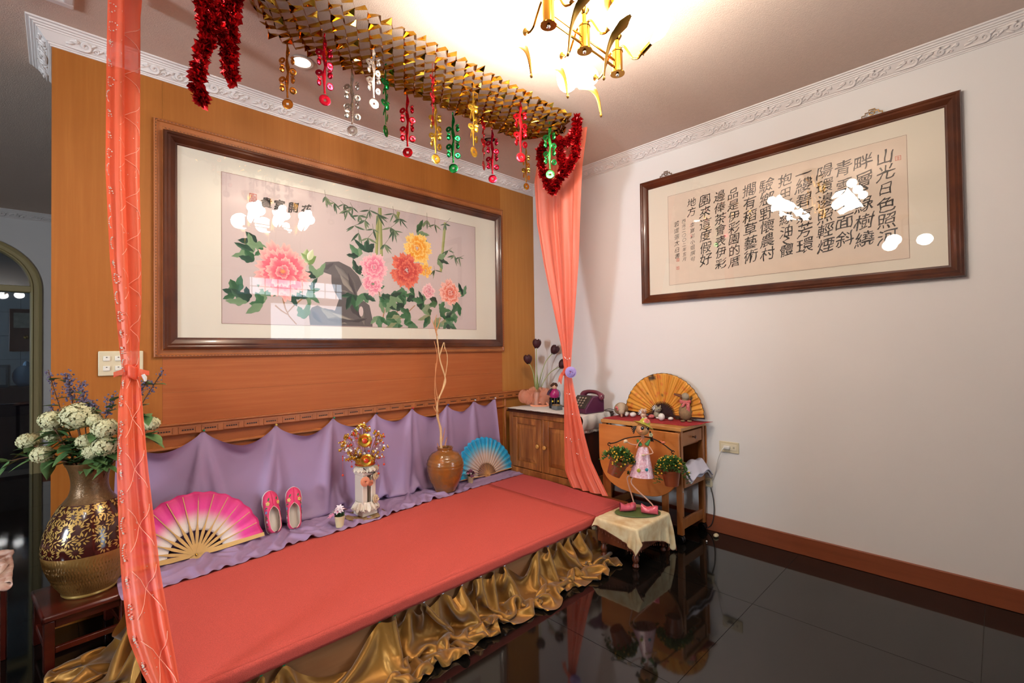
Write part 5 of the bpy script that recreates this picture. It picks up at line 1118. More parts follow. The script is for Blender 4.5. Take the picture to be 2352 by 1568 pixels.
MB().box(-.03, .045, -.3115, -.308, .405, .43).build('grip_slot', mat('steel_grip', '#7f858c', .3, metal=.7), tb_, bevel=.003)
for y in (-.292, .27): MB().box(-.142, .142, y, y+.016, .085, .15).build('low_rail', M_beez, gt, bevel=.003)
MB().box(-.14, .14, -.28, .27, .088, .1).build('low_shelf', M_dkw, gt, bevel=.002)
g = MB()
for (x, z) in ((-.157, .33), (-.157, .17)): g.at((x, -.3005, z), (PI/2, 0, 0)).lathe([(0, .002), (.006, .001), (.006, -.001), (0, -.001)], 8)
g.build('screw', M_chrome, gt)
# towel on the tray
g = MB().at((-.20, -1.305, 0)); 
def towel_pt(u, v):
    x = lerp(-.13, .165, u); y = -.255-.10*v; z = .462+.022*math.sin(u*2.6)+.006*math.sin(u*14+v*4)+.01*math.sin(v*5); z -= max(0, v-.45)*.08+max(0, u-.85)*.2; return (x, y, z)
tg = g.grid(towel_pt, 40, 20).grid(lambda u, v: tuple(Vector(towel_pt(u, v))+Vector((0, .012, -.020+.004*math.sin(u*9)))), 40, 20).build('folded_towel', mat('pale_grey_towel', '#c3c0cf', .9, bump=(300, .4)), None, solid=.008, fix=False); tag(tg, 'folded pale grey towel on the trolley tray', 'towel')
# red runner, fan, animals
TT = .7365
g = MB(); cs_ = [(-.36, -1.02), (-.30, -1.50), (-.22, -1.645), (-.055, -1.665), (-.03, -1.02)]
def rr_(u, v):
    a = Vector((lerp(-.345, -.285, sm(u)), lerp(-.99, -1.60, u))); b = Vector((-.03, lerp(-.99, -1.665, u))); p = a.lerp(b, v); z = TT+.0008*math.sin(u*40+v*9); over = max(0, -1.612-p.y); return (p.x, p.y, z+over*(.12 if v > .6 else -.1))
rr = g.grid(rr_, 50, 16).build('red_runner', mat('red_felt', '#9c2027', .95, bump=(400, .5)), None, solid=.0015, fix=False); tag(rr, 'red felt cloth over the trolley top, one corner overhanging', 'table runner')
TT2 = TT+.0015
GC, GD, GB = lin('#d99a3c'), lin('#3d2c1c'), lin('#c4552a')
def goldc(u, v):
    n = nz3(u*9, v*4, 3)+.5*nz3(u*30, v*14, 8); c = mixv(GC, lin('#c98326'), .5+.5*math.sin(u*60))
    if v > .25 and n > .34 and u < .75: c = mixv(c, GD, min(1, (n-.34)*5))
    if nz3(u*14, v*7, 20) > .38: c = mixv(c, GB, .6)
    return c
gf = hand_fan('paper_fan', 'large gold paper folding fan open against the white wall', (-.085, -1.325, TT2+.018), -PI/2, -.06, .305, .085, 2, 178, 24, goldc, mat('painted_gold_paper', '#ffffff', .5, attr=True), M_dkbam, .0042, .004, 0., rimm=mat('blue_black_edge', '#231d2a', .5), ribs_over=False)
M_fur = mat('tan_plush', '#9c7f5c', .95, var=(60, .3), bump=(160, .6)); M_bill = mat('brown_bill', '#6d3f27', .5); M_scarf = mat('pink_gingham', '#d98a84', .8, var=(110, .5), col2='#b3303a')
dk = thing('toy_duck', 'tan plush duck sitting upright with a pink gingham scarf', 'toy', (-.085, -1.50, TT2), AL-.3)
MB().ell((0, 0, .062), (.046, .05, .060), 18, 12).ell((.045, .01, .02), (.02, .02, .012), 10, 6).build('body', M_fur, dk)
MB().tube([(0, 0, .09), (-.004, 0, .125), (-.002, 0, .15)], [.036, .026, .02], 12).build('neck', M_fur, dk)
MB().ell((0, 0, .168), (.027, .024, .026), 14, 10).build('head', mat('grey_plush', '#9b8d78', .95, bump=(160, .6)), dk)
MB().tube([(-.015, 0, .165), (-.045, -.008, .176), (-.075, -.014, .186)], [.014, .011, .006], 10, flat=.7).build('bill', M_bill, dk)
g = MB(); g.at((0, 0, .135), (.2, 0, 0)); g.grid(lambda a, b: ((.031+.008*math.cos(b*2*PI))*math.cos(a*2*PI), (.029+.008*math.cos(b*2*PI))*math.sin(a*2*PI), .012*math.sin(b*2*PI)), 24, 8, cu=True, cv=True); g.at(); g.grid(lambda u, v: (.014+(u-.5)*.022, -.045-.005*math.sin(v*4), .13-.065*v), 4, 8).grid(lambda u, v: (-.004+(u-.5)*.02-.02*v, -.042, .13-.03*v), 4, 6); g.build('scarf', M_scarf, dk, solid=.002, fix=False)
for sg in (-1, 1): MB().ell((sg*.022, -.045, .006), (.016, .022, .006), 10, 6).build('foot', M_fur, dk)
d2 = thing('toy_duck', 'tan plush duck bending its head down beside the telephone', 'toy', (-.18, -1.045, TT2), AL-.2)
MB().ell((0, .02, .052), (.052, .05, .048), 18, 12).build('body', M_fur, d2); MB().tube([(0, -.01, .07), (0, -.04, .06), (0, -.055, .045)], [.034, .026, .022], 12).ell((0, -.055, .042), (.022, .022, .024), 12, 8).build('head', mat('pale_plush', '#b39f86', .95, bump=(160, .6)), d2)
MB().tube([(0, -.058, .030), (0, -.066, .015), (0, -.07, .004)], [.012, .010, .006], 8, flat=.7).build('bill', mat('pink_bill', '#b07a5c', .5), d2); MB().ell((-.03, -.02, .066), (.016, .02, .01), 8, 6).ell((-.024, -.036, .055), (.01, .014, .012), 8, 6).build('bow', M_scarf, d2)
def cat(loc, rz, lab, bm, sc):
    t = thing('cat_figurine', lab, 'figurine', loc, rz, sc=sc)
    MB().ell((0, .005, .026), (.026, .022, .026), 14, 10).build('body', bm, t); h = MB().ell((0, -.008, .062), (.024, .021, .019), 14, 10).build('head', bm, t)
    for sg in (-1, 1): MB().at((sg*.015, -.006, .076), (0, sg*.3, 0)).lathe([(.009, 0), (.005, .009), (0, .016)], 8).build('ear', bm, t); MB().ell((sg*.008, -.028, .064), (.0025, .002, .003), 6, 5).build('eye', M_black, t)
    for sg in (-1, 1): MB().ell((sg*.014, -.022, .007), (.010, .014, .007), 8, 6).build('paw', mat('white_china', '#ddd5cb', .3), t)
    return t
cat((-.17, -1.225, TT2), AL, 'small white and ginger cat figurine among the pebbles', mat('ginger_white_china', '#ddd0c0', .3, var=(55, .5), col2='#b9743c'), .85)
cat((-.105, -1.30, TT2), AL+.2, 'grey tabby cat figurine holding a pink cushion', mat('grey_tabby', '#a39a82', .4, var=(60, .4), bump=(120, .3)), 1.05)
pc = MB().at((-.13, -1.265, TT2+.014)).ell((0, 0, 0), (.026, .022, .014), 12, 8).build('pink_cushion', M_scarf, None); tag(pc, 'tiny pink cushion beside the grey tabby cat', 'cushion')
M_peb = mat('white_pebble', '#e2dfd8', .45, var=(30, .06))
for x, y, r, s, lab in ((-.17, -1.082, .020, .9, 'white pebble nearest the bending duck'), (-.165, -1.135, .026, .7, 'oval white pebble, second from the bending duck'), (-.11, -1.185, .017, .8, 'small round white pebble behind the ginger cat'), (-.19, -1.375, .024, 1.1, 'tall upright white pebble right of the grey cat'), (-.135, -1.415, .020, .6, 'flat white pebble nearest the upright duck')):
    g = MB(); g.grid(lambda u, v: (r*1.1*(1+.12*math.sin(u*6.28*2+x*40))*math.sin(PI*v)*math.cos(u*2*PI), r*.9*math.sin(PI*v)*math.sin(u*2*PI), r*s*(1-math.cos(PI*v))*.98+.001), 16, 10, cu=True); o = g.build('pebble', M_peb, None); o.location = (x, y, TT2); tag(o, lab, 'pebble', 'white pebbles on the red cloth')
M_snow = mat('white_felt', '#e6e4e6', .8)
for x, y, z, lab in ((-.09, -1.155, .030, 'white snowflake pick lying low at the fan foot'), (-.10, -1.275, .072, 'white snowflake pick standing in front of the dark fan ribs')):
    t = thing('snowflake_pick', lab, 'ornament', (x, y, TT2), AL); g = MB()
    for k in range(4): a = k*PI/4; g.tube([(-.022*math.cos(a), -.004, z-.022*math.sin(a)), (.022*math.cos(a), -.004, z+.022*math.sin(a))], .0032, 6)
    g.build('snowflake', M_snow, t); MB().tube([(0, 0, .0), (0, 0, z)], .002, 6).build('stick', M_snow, t)
pg = thing('peg_rabbit', 'small wooden peg ornament with white bow beside upright duck', 'ornament', (-.06, -1.42, TT2), AL)
MB().box(-.013, -.004, -.005, .005, 0, .075).box(.006, .015, -.005, .005, 0, .07).build('peg', mat('pale_peg_wood', '#c9b596', .6), pg, bevel=.002); MB().ell((-.008, -.006, .085), (.014, .006, .007), 8, 6).ell((.012, -.006, .088), (.014, .006, .007), 8, 6).ell((.006, -.007, .07), (.008, .004, .012), 8, 6).build('bow', M_snow, pg); MB().box(-.03, .05, -.012, .012, 0, .006).build('wood_slice', mat('slice_wood', '#a4693a', .6), pg, bevel=.002); MB().ell((-.02, -.012, .014), .007, 8, 6).build('berry', M_rb, pg)

# ---------------------------------------------------------------- sockets and cords
so = thing('wall_socket', 'cream double wall socket with plug on white wall', 'socket', (0, -1.757, .580)); M_crm = mat('cream_plastic', '#d3c6a6', .4); M_wpl = mat('white_cord', '#d8d4cc', .5); M_bkc = mat('black_cord_rubber', '#121112', .5)
MB().box(-.008, 0, -.064, .064, -.036, .036).build('face_plate', M_crm, so, bevel=.003); MB().box(-.010, -.007, -.05, .05, -.02, .02).build('insert', mat('pale_insert', '#d9cfb6', .35), so, bevel=.002)
MB().box(-.034, -.009, -.012, .028, -.012, .012).build('plug', M_wpl, so, bevel=.006); MB().box(-.0105, -.0095, -.036, -.034, -.006, .006).box(-.0105, -.0095, -.030, -.028, -.006, .006).build('slots', M_black, so)
cd1 = MB().tube(smooth_path([(-.034, -1.735, .580), (-.05, -1.72, .55), (-.03, -1.69, .48), (-.012, -1.665, .40), (-.012, -1.64, .33), (-.012, -1.63, .26)], 6), .0028, 6).build('white_cable', M_wpl, None); tag(cd1, 'thin white cable running down from the wall socket', 'cord')
ad = thing('adaptor_box', 'small cream power adaptor hanging on the wall by the trolley', 'adaptor', (0, -1.621, .325)); MB().box(-.03, 0, -.022, .022, -.028, .028).build('case_body', M_crm, ad, bevel=.003); MB().box(-.032, -.0295, -.014, .014, -.012, .014).build('print_label', mat('printed_label', '#54524a', .6, var=(200, .6), col2='#cfc8b4'), ad)
cd2 = MB().tube(smooth_path([(-.012, -1.63, .297), (-.015, -1.65, .22), (-.018, -1.655, .13), (-.022, -1.64, .05), (-.03, -1.60, .012), (-.05, -1.53, .006)], 6), .0028, 6).build('black_cable', M_bkc, None); tag(cd2, 'black cable curling from the adaptor to the floor', 'cord')
cd3 = MB().tube(smooth_path([(-.15, -.86, .76), (-.12, -.90, .775), (-.08, -.95, .757), (-.05, -1.0, .745)], 6), .0022, 6).build('telephone_cable', M_bkc, None); tag(cd3, 'thin black cable behind the purple telephone', 'cord')
sw = thing('switch_plate', 'cream six-gang light switch plate on orange panel', 'light switch', (-2.985, 0, 1.205)); MB().box(-.086, .086, -.010, 0, -.06, .06).build('face_plate', M_crm, sw, bevel=.004)
for i in range(3):
    for j in range(2): r_ = MB().box(-.055+.044*i-.013, -.055+.044*i+.013, -.014, -.009, -.012+(.024 if j else -.024)-.0, .012+(.024 if j else -.024)).build('rocker', mat('white_rocker', '#e0dccf', .35), sw, bevel=.002); MB().box(-.055+.044*i-.003, -.055+.044*i+.003, -.0146, -.0138, .004+(.024 if j else -.024), .007+(.024 if j else -.024)).build('indicator', M_black, r_)
fp = MB(); fp.grid(lambda u, v: (.026*(1+.2*math.sin(u*12))*math.sin(PI*v)*math.cos(u*2*PI), .016*math.sin(PI*v)*math.sin(u*2*PI), .011*(1-math.cos(PI*v))), 14, 8, cu=True); o = fp.build('floor_pebble', mat('cream_stone', '#cdbf9b', .5, var=(60, .2)), None); o.location = (-.10, -1.70, 0.0); tag(o, 'cream pebble lying on the black floor by the skirting', 'pebble')
o = MB().ell((0, 0, .005), .005, 10, 8).build('glass_bead', M_pearl, None); o.location = (-.22, -1.69, 0); tag(o, 'tiny shiny bead on the black floor by the castor', 'bead')
# ---------------------------------------------------------------- footstool with fringed cloth
M_wal = mat('walnut_turned', '#6e3418', .4, wood=((14, 14, 3), '#45190a')); M_flo = mat('floral_cream_cloth', '#e3d6ae', .8, var=(16, .35), col2='#c9a878', weave=(900, .08)); M_frg = mat('copper_fringe', '#6e3a28', .4, metal=.25)
fs = thing('footstool', 'small walnut footstool with turned legs under a fringed floral cloth', 'stool', (-.685, -1.445, 0))
for sx in (-1, 1):
    for sy in (-1, 1): MB().at((sx*.155, sy*.108, 0)).lathe([(0, 0), (.016, 0), (.02, .006), (.016, .016), (.012, .022), (.019, .036), (.021, .05), (.014, .066), (.012, .072), (.018, .078), (.018, .12), (0, .12)], 16).build('leg', M_wal, fs)
MB().box(-.185, .185, -.135, .135, .09, .19).build('seat_frame', M_wal, fs, bevel=.006); MB().box(-.19, .19, -.14, .14, .19, .226).build('cushion', M_flo, fs, bevel=.014)
def stool_cloth():
    nu, nv = 52, 42; dl_ = .0111; P = np.zeros((nu, nv, 3)); c, s = math.cos(-.22), math.sin(-.22)
    for i in range(nu):
        for j in range(nv):
            a, b = (i-nu/2+.5)*dl_, (j-nv/2+.5)*dl_; P[i, j] = (-.665+a*c-b*s, -1.468+a*s+b*c, .232+.0006*nz3(i*.4, j*.4))
    def collide(P, old):
        q = P-np.array([-.685, -1.445, 0]); ins = (np.abs(q[..., 0]) < .196) & (np.abs(q[..., 1]) < .146) & (q[..., 2] < .230)
        dt_ = .230-q[..., 2]; dx = .196-np.abs(q[..., 0]); dy = .146-np.abs(q[..., 1]); top = ins & (dt_ < np.minimum(dx, dy)+.01); sx = ins & ~top & (dx < dy); sy = ins & ~top & ~(dx < dy)
        for k in (0, 1): P[..., k] = np.where(top, P[..., k]*.3+old[..., k]*.7, P[..., k])
        P[..., 2] = np.where(top, .230, P[..., 2]); P[..., 0] = np.where(sx, -.685+np.sign(q[..., 0])*.196, P[..., 0]); P[..., 1] = np.where(sy, -1.445+np.sign(q[..., 1])*.146, P[..., 1]); P[..., 2] = np.maximum(P[..., 2], .008)
    return relax_cloth(P, np.full((nu-1, nv), dl_), np.full((nu, nv-1), dl_), np.zeros((nu, nv), bool), collide, 70, 8, bend=.5)
CP_ = stool_cloth(); sc_ = tag(link('stool_cloth', cloth_mesh('stool_cloth', CP_), M_flo, None, sub=1, solid=.0016), 'floral cream cloth with beaded fringe draped over the footstool', 'cloth')
g = MB(); hem = [CP_[i, 0] for i in range(CP_.shape[0])]+[CP_[-1, j] for j in range(CP_.shape[1])]+[CP_[i, -1] for i in range(CP_.shape[0]-1, -1, -1)]+[CP_[0, j] for j in range(CP_.shape[1]-1, -1, -1)]
g.tube([Vector(p) for p in hem[::2]], .003, 6, closed=True)
for k in range(0, len(hem), 2):
    p = Vector(hem[k]); 
    if p.z < .225: L_ = min(.022, p.z-.012); g.tube([p, p-Vector((0, 0, L_))], .0010, 4); g.ell((p.x, p.y, p.z-L_), (.0026, .0026, .0045), 6, 5)
o = g.build('bead_fringe', M_frg, sc_); o['kind'] = 'stuff'
# ---------------------------------------------------------------- painted metal girl carrying two planters
ZT = .2345
gl = thing('metal_girl_planter', 'painted metal girl in pink dress carrying two pots on a yoke', 'figurine', (-.672, -1.425, ZT), AL)
M_skin = mat('tan_enamel', '#c98f5c', .25, coat=.4); M_wire = mat('pale_pink_wire', '#d9a68c', .35); M_grn = mat('leaf_enamel', '#3f7a3a', .35); M_base = mat('olive_enamel', '#4f6636', .45); M_pshoe = mat('rose_enamel', '#d4596a', .3, coat=.3)
M_dress = mat('pink_crackle_glass', '#d98fa0', .12, var=(110, .35), col2='#efd2d8', coat=.5, bump=(110, .6)); M_irn = mat('dark_iron', '#2b1d17', .45, metal=.5); M_lime = mat('lime_enamel', '#b5ae3c', .3, coat=.3)
zz_ = -ZT
MB().at((.038, 0, .001)).lathe([(0, 0), (.138, 0), (.140, .002), (.138, .004), (0, .004)], 40, sy=.62).build('base_plate', M_base, gl)
def shoe_(x, y, rz, nm='shoe'):
    g = MB().at((x, y, .005), (0, 0, rz)); g.grid(lambda u, v: (lerp(-.050, .048, u), .029*math.sin(PI*(.08+.86*u))**.5*math.cos(v*2*PI), (.021+.012*math.cos(u*3.0+.5)**2)*(1+math.sin(v*2*PI))*(.95 if u < .6 else .8)), 16, 14, cv=True); g.build(nm, M_pshoe, gl)
shoe_(-.016, .02, .12); shoe_(.104, -.034, -.42)
for k, pth in enumerate(([(.0, 0, .228), (-.021, .005, .204), (.018, .02, .068), (.024, .02, .03)], [(.024, 0, .225), (.004, -.005, .177), (.118, -.02, .062), (.13, -.022, .03)])): MB().tube(smooth_path(pth, 5), .0042, 8).build('leg', M_wire, gl)
MB().lathe([(.026, .405), (.034, .385), (.052, .31), (.072, .235), (.076, .222), (.073, .222), (.05, .31), (.024, .40)], 36, sy=.75).at().build('dress', M_dress, gl)
for o in [c for c in COL.objects if c.parent == gl and c.name.startswith('dress')]: o.location = (.052, 0, 0); o.rotation_euler = (0, .07, 0)
MB().at((.05, -.052, .272), (PI/2, 0, 0)).ell((-.015, 0, 0), (.012, .012, .003), 12, 6).build('dress_button', M_lime, gl); MB().at((.085, -.05, .275), (PI/2, 0, 0)).ell((0, 0, 0), (.010, .010, .003), 12, 6).build('dress_button', mat('teal_enamel', '#2f8a9a', .3), gl)
for sg, pth in ((-1, [(.03, -.02, .40), (.045, -.02, .43), (.07, -.01, .452)]), (1, [(.078, -.02, .40), (.08, -.02, .43), (.076, -.01, .452)])): g = MB(); blade(g, smooth_path(pth, 4), [.006]*9, .002, (0, 1, 0)); g.build('strap', mat('salmon_enamel', '#d98a72', .35), gl)
for x, rot in ((.055, -.5), (.105, .6)): MB().at((x, -.005, .425), (0, rot, 0)).lathe([(.0, .03), (.006, .026), (.014, -.012), (.010, -.016), (0, -.016)], 12).build('sleeve', M_grn, gl)
MB().tube(smooth_path([(.042, 0, .415), (.01, -.005, .42), (-.025, -.01, .438)], 5), .0035, 7).build('arm', M_wire, gl); MB().tube(smooth_path([(.112, -.005, .41), (.132, -.01, .378), (.128, -.02, .366), (.07, -.045, .362)], 5), .0035, 7).build('arm', M_wire, gl)
MB().ell((-.031, -.012, .441), (.013, .008, .011), 10, 8).ell((-.038, -.012, .434), (.006, .004, .006), 8, 6).build('hand', mat('cream_enamel', '#dcc3a0', .35), gl); MB().ell((.066, -.047, .362), (.011, .006, .008), 10, 8).build('hand', MATS['cream_enamel'], gl); MB().ell((.2, -.012, .430), (.014, .008, .007), 10, 8).ell((.186, -.012, .437), (.007, .004, .004), 8, 6).build('bird_charm', mat('coral_enamel', '#c96a4c', .35), gl)
g = MB(); pth = smooth_path([(-.128, .005, .425), (-.09, .005, .43), (-.03, .0, .455), (.03, .0, .465), (.077, .0, .466), (.14, .0, .452), (.2, .0, .420), (.245, .0, .385), (.262, .0, .372)], 6); g.tube(pth, .0035, 8)
for c in (pth[0], pth[-1]): g.tube([c+Vector((.009*math.cos(k), 0, .009*math.sin(k)-.004)) for k in [j*.6 for j in range(10)]], .0028, 6)
g.build('yoke', M_irn, gl)
g = MB()
for k in range(34): a = k*.9; g.v if False else None
MB().tube([(.077+.010*math.cos(k*.8), .010*math.sin(k*.8), .452+.0008*k) for k in range(34)], .0022, 6).build('neck_spring', M_wire, gl)
hd = MB().ell((.077, -.002, .512), (.041, .038, .038), 24, 16).build('head', M_skin, gl)
for x, y in ((.068, -.035), (.10, -.030)): MB().ell((x, y, .522), (.011, .006, .012), 12, 8).build('eye', M_black, hd); MB().ell((x-.002, y-.005, .526), (.0025, .0015, .0025), 6, 5).build('eye_glint', M_snow, hd)
MB().ell((.058, -.036, .503), (.010, .003, .007), 10, 6).build('cheek', mat('cheek_blush', '#cf7a52', .4), hd)
MB().at((.088, .006, .535), (-.12, .48, 0)).lathe([(.064, -.004), (.066, -.002), (.045, .006), (.034, .012), (.030, .030), (.020, .042), (0, .046)], 28).build('hat', M_lime, gl)
g = MB(); rose(g, (.098, -.022, .566), .018, (.1, -.8, .8)); g.build('hat_flower', mat('hat_flower_pink', '#dd7f72', .5), gl, fix=False)
for c, dx_, L_ in (((.040, .0, .528), -1, .045), ((.122, -.005, .50), 1, .075)):
    for k in range(4):
        c0 = Vector(c); e = c0+(Vector((-.034+.004*k, -.004*k, -.012-.010*k)) if dx_ < 0 else Vector((.006+.004*k, -.004*k+.006, -.062-.004*(k % 2)))); MB().tube(smooth_path([c0, c0.lerp(e, .5)+Vector((0, 0, .005)), e], 4), [.004]*4+[.0034]*4+[.002], 6).build('pigtail', M_irn, gl)
g = MB()
for k in range(5): a = k*1.257; g.ell((.124+.008*math.cos(a), -.014, .478+.008*math.sin(a)), (.006, .003, .006), 8, 5)
g.build('hair_flower', mat('cream_flower', '#dcd7a4', .5), gl)
M_terr = mat('brown_plastic_pot', '#8a3f1f', .4, var=(8, .1)); M_leafs = mat('small_leaf_green', '#56803a', .5, var=(40, .4)); M_yel = mat('yellow_floret', '#dba52a', .5)
q = random.Random(21)
for lx, lz, tilt, lab in ((-.107, .232, .42, 'L'), (.252, .165, -.06, 'R')):
    pm = MB().at((lx, .0, lz), (0, tilt, 0)).lathe([(0, 0), (.040, 0), (.056, .085), (.061, .086), (.062, .098), (.056, .098), (.052, .085), (0, .08)], 24).build('plant_pot', M_terr, gl)
    M4 = Matrix.LocRotScale(Vector((lx, 0, lz)), Euler((0, tilt, 0)), Vector((1, 1, 1))); g = MB(); gy = MB()
    for k in range(620):
        a = q.uniform(0, 6.28); r = .085*math.sqrt(q.random())*(1+.25*math.cos(a*3+lx*9)); h = .10+.075*(1-(r/.1)**2)*q.uniform(.35, 1.); p = M4 @ Vector((r*math.cos(a)*1.05, r*math.sin(a), h-max(0, r-.06)*.9*q.random()*2)); d = Vector((math.cos(a)*r*9+q.uniform(-.5, .5), math.sin(a)*r*9+q.uniform(-.5, .5), q.uniform(.2, 1.))); leafb(g, p, d, q.uniform(.017, .028), .016, .2)
        if k % 9 == 0: gy.ell(tuple(p+d.normalized()*.012+Vector((0, -.004, .004))), q.uniform(.0042, .006), 7, 5)
    for k in range(14): a = q.uniform(0, 6.28); p0 = M4 @ Vector((.02*math.cos(a), .02*math.sin(a), .085)); p1 = M4 @ Vector((.07*math.cos(a), .06*math.sin(a), .15)); g.tube([p0, p0.lerp(p1, .5)+Vector((0, 0, .012)), p1], .0016, 5)
    g.build('foliage', M_leafs, gl, fix=False)['kind'] = 'stuff'; gy.build('yellow_florets', M_yel, gl)['kind'] = 'stuff'
    top = Vector((-.128, .005, .415)) if lx < 0 else Vector((.262, 0, .362)); rim = M4 @ Vector((0, 0, .095))
    for s_ in (-1, 1): MB().tube([top, rim+Vector((s_*.05, 0, .0))], .0012, 5).build('hanger_wire', M_irn, gl)

# ---------------------------------------------------------------- low stool and big vase at the left
M_red = mat('red_lacquer_wood', '#5c1d10', .3, wood=((2, 14, 14), '#3d0f08'), coat=.3)
ls = thing('low_stool', 'low red lacquered wooden stool under the big vase', 'stool', (-3.135, -.225, 0), .12)
MB().box(-.14, .14, -.175, .175, .200, .226).build('stool_top', M_red, ls, bevel=.008)
for sx in (-1, 1):
    for sy in (-1, 1): MB().box(sx*.118-.016, sx*.118+.016, sy*.148-.018, sy*.148+.018, 0, .2).build('leg', M_red, ls, bevel=.003)
for sy in (-1, 1): MB().box(-.102, .102, sy*.148-.010, sy*.148+.010, .168, .2).build('apron', M_red, ls, bevel=.003); MB().box(-.102, .102, sy*.148-.009, sy*.148+.009, .066, .09).build('stretcher', M_red, ls, bevel=.003)
for sx in (-1, 1): MB().box(sx*.118-.010, sx*.118+.010, -.13, .13, .168, .2).build('apron', M_red, ls, bevel=.003); MB().box(sx*.118-.009, sx*.118+.009, -.13, .13, .066, .09).build('stretcher', M_red, ls, bevel=.003)
VZ = .227; vs_ = thing('floor_vase', 'large bronze and maroon floor vase with gold leaf pattern', 'vase', (-3.108, -.235, VZ))
M_brz = mat('bronze_ribbed_glaze', '#a37b42', .3, metal=.35, var=(12, .25)); M_maroon = mat('maroon_glaze', '#3c1410', .14, var=(20, .2), coat=.4); M_gl = mat('gold_leaf_paint', '#b0904c', .3, metal=.4); M_nk = mat('bronze_hammered', '#6f5230', .3, metal=.4, bump=(140, .5), var=(60, .3))
VP_ = [(.118, 0), (.123, .006), (.121, .014), (.150, .052), (.184, .115), (.200, .165), (.2035, .185), (.204, .21), (.198, .25), (.178, .305), (.140, .365), (.103, .405), (.090, .425), (.083, .455), (.085, .49), (.097, .53), (.111, .552), (.113, .557)]
vp = smooth_path([(a*.76, 0, b) for a, b in VP_], 5)
def vr(z): return interp([(p.z, p.x) for p in vp], z)
g = MB(); g.grid(lambda u, v: ((vr(.012+.176*v)+.0024*math.sin(u*2*PI*84+2*math.sin(v*40))*math.sin(PI*v)**.3)*math.cos(u*2*PI), (vr(.012+.176*v)+.0024*math.sin(u*2*PI*84+2*math.sin(v*40))*math.sin(PI*v)**.3)*math.sin(u*2*PI), .012+.176*v), 384, 22, cu=True); g.build('ribbed_belly', M_brz, vs_)
MB().lathe([(0, .0), (.0897, 0), (.0935, .006), (.0923, .013), (0, .013)], 48).build('foot_ring', M_gl, vs_)
MB().lathe([(vr(.188+.2*k/16), .188+.2*k/16) for k in range(17)], 64, cap=False).build('leaf_band', M_maroon, vs_)
MB().lathe([(vr(.388+.166*k/12), .388+.166*k/12) for k in range(13)]+[(.086, .558), (.080, .557), (.059, .49), (.057, .45), (.065, .40)], 64, cap=False).build('neck', M_nk, vs_)
g = MB(); q = random.Random(6)
def vleaf(th, z, ang, L_, w):
    if z < .192 or z > .384: return
    def pt(a, b): zz = min(.387, max(.189, z+b)); r = vr(zz)+.0016; tt = th+a/r; return (r*math.cos(tt), r*math.sin(tt), zz)
    n = 5; ca, sa = math.cos(ang), math.sin(ang); A_ = []; B_ = []
    for i in range(n+1): t = i/n; x = L_*t; h = w*math.sin(PI*t**.7)*.5; A_.append(g.av(pt(x*ca-h*sa, x*sa+h*ca))); B_.append(g.av(pt(x*ca+h*sa, x*sa-h*ca)))
    for i in range(n): g.af(A_[i], A_[i+1], B_[i+1], B_[i])
for k in range(20):
    th = 2*PI*k/20+q.uniform(-.05, .05)
    for z in (.215, .262, .308, .352, .378):
        if q.random() < .12: continue
        t0 = th+(.12 if z in (.262, .352) else 0)+q.uniform(-.03, .03); m = q.choice((9, 10, 11)); half = q.random() < .35
        for j in range(m):
            a = 2*PI*j/m*(.6 if half else 1)+q.random()*.2; c = .011; vleaf(t0+c*math.cos(a)/vr(z), z+c*math.sin(a), a+.3, q.uniform(.013, .021), .0062)
    for j in range(7): vleaf(th+.06+.022*j*.5, .22+.018*j, .9+(.5 if j % 2 else -.4), .022, .005)
g.build('gold_leaves', M_gl, vs_, smooth=True, fix=False)
# flowers in the vase
M_hy = mat('ivory_floret', '#d3d0a2', .7, var=(90, .12)); M_lv = mat('lavender_floret', '#6e6480', .7, var=(120, .35)); M_vl = mat('vase_leaf_green', '#3d6236', .5, var=(22, .45), col2='#6b8c52'); M_vst = mat('brown_stem', '#5d3a22', .6)
VT = VZ+.55
def stem_thing(nm, lab, cat_, grp): return thing(nm, lab, cat_, (-3.108, -.235, VT-.10), AL, group=grp)
def florets(g, c, r, n, sz, q):
    for i in range(n):
        zz = max(-.99, min(.99, 1-2*(i+.5)/n+q.gauss(0, .05))); a = i*2.39996+q.gauss(0, .22); d = Vector((math.sqrt(1-zz*zz)*math.cos(a), math.sqrt(1-zz*zz)*math.sin(a), zz)); p = Vector(c)+Vector((d.x*r, d.y*r, d.z*r*.86))*q.uniform(.9, 1.06); x = d.orthogonal().normalized(); x.rotate(Matrix.Rotation(q.random()*6, 3, d)); y = d.cross(x)
        k = g.av(p+d*sz*.15); ids = []
        for j in range(8): rr = sz*(1.0 if j % 2 == 0 else .62); th = j*PI/4; ids.append(g.av(p+(x*math.cos(th)+y*math.sin(th))*rr+d*sz*(.35 if j % 2 == 0 else .1)))
        for j in range(8): g.af(k, ids[j], ids[(j+1) % 8])
def world2(px, py): return ((px-208)*.00192, (1357-py)*.00192+VZ-(VT-.10))
q = random.Random(12)
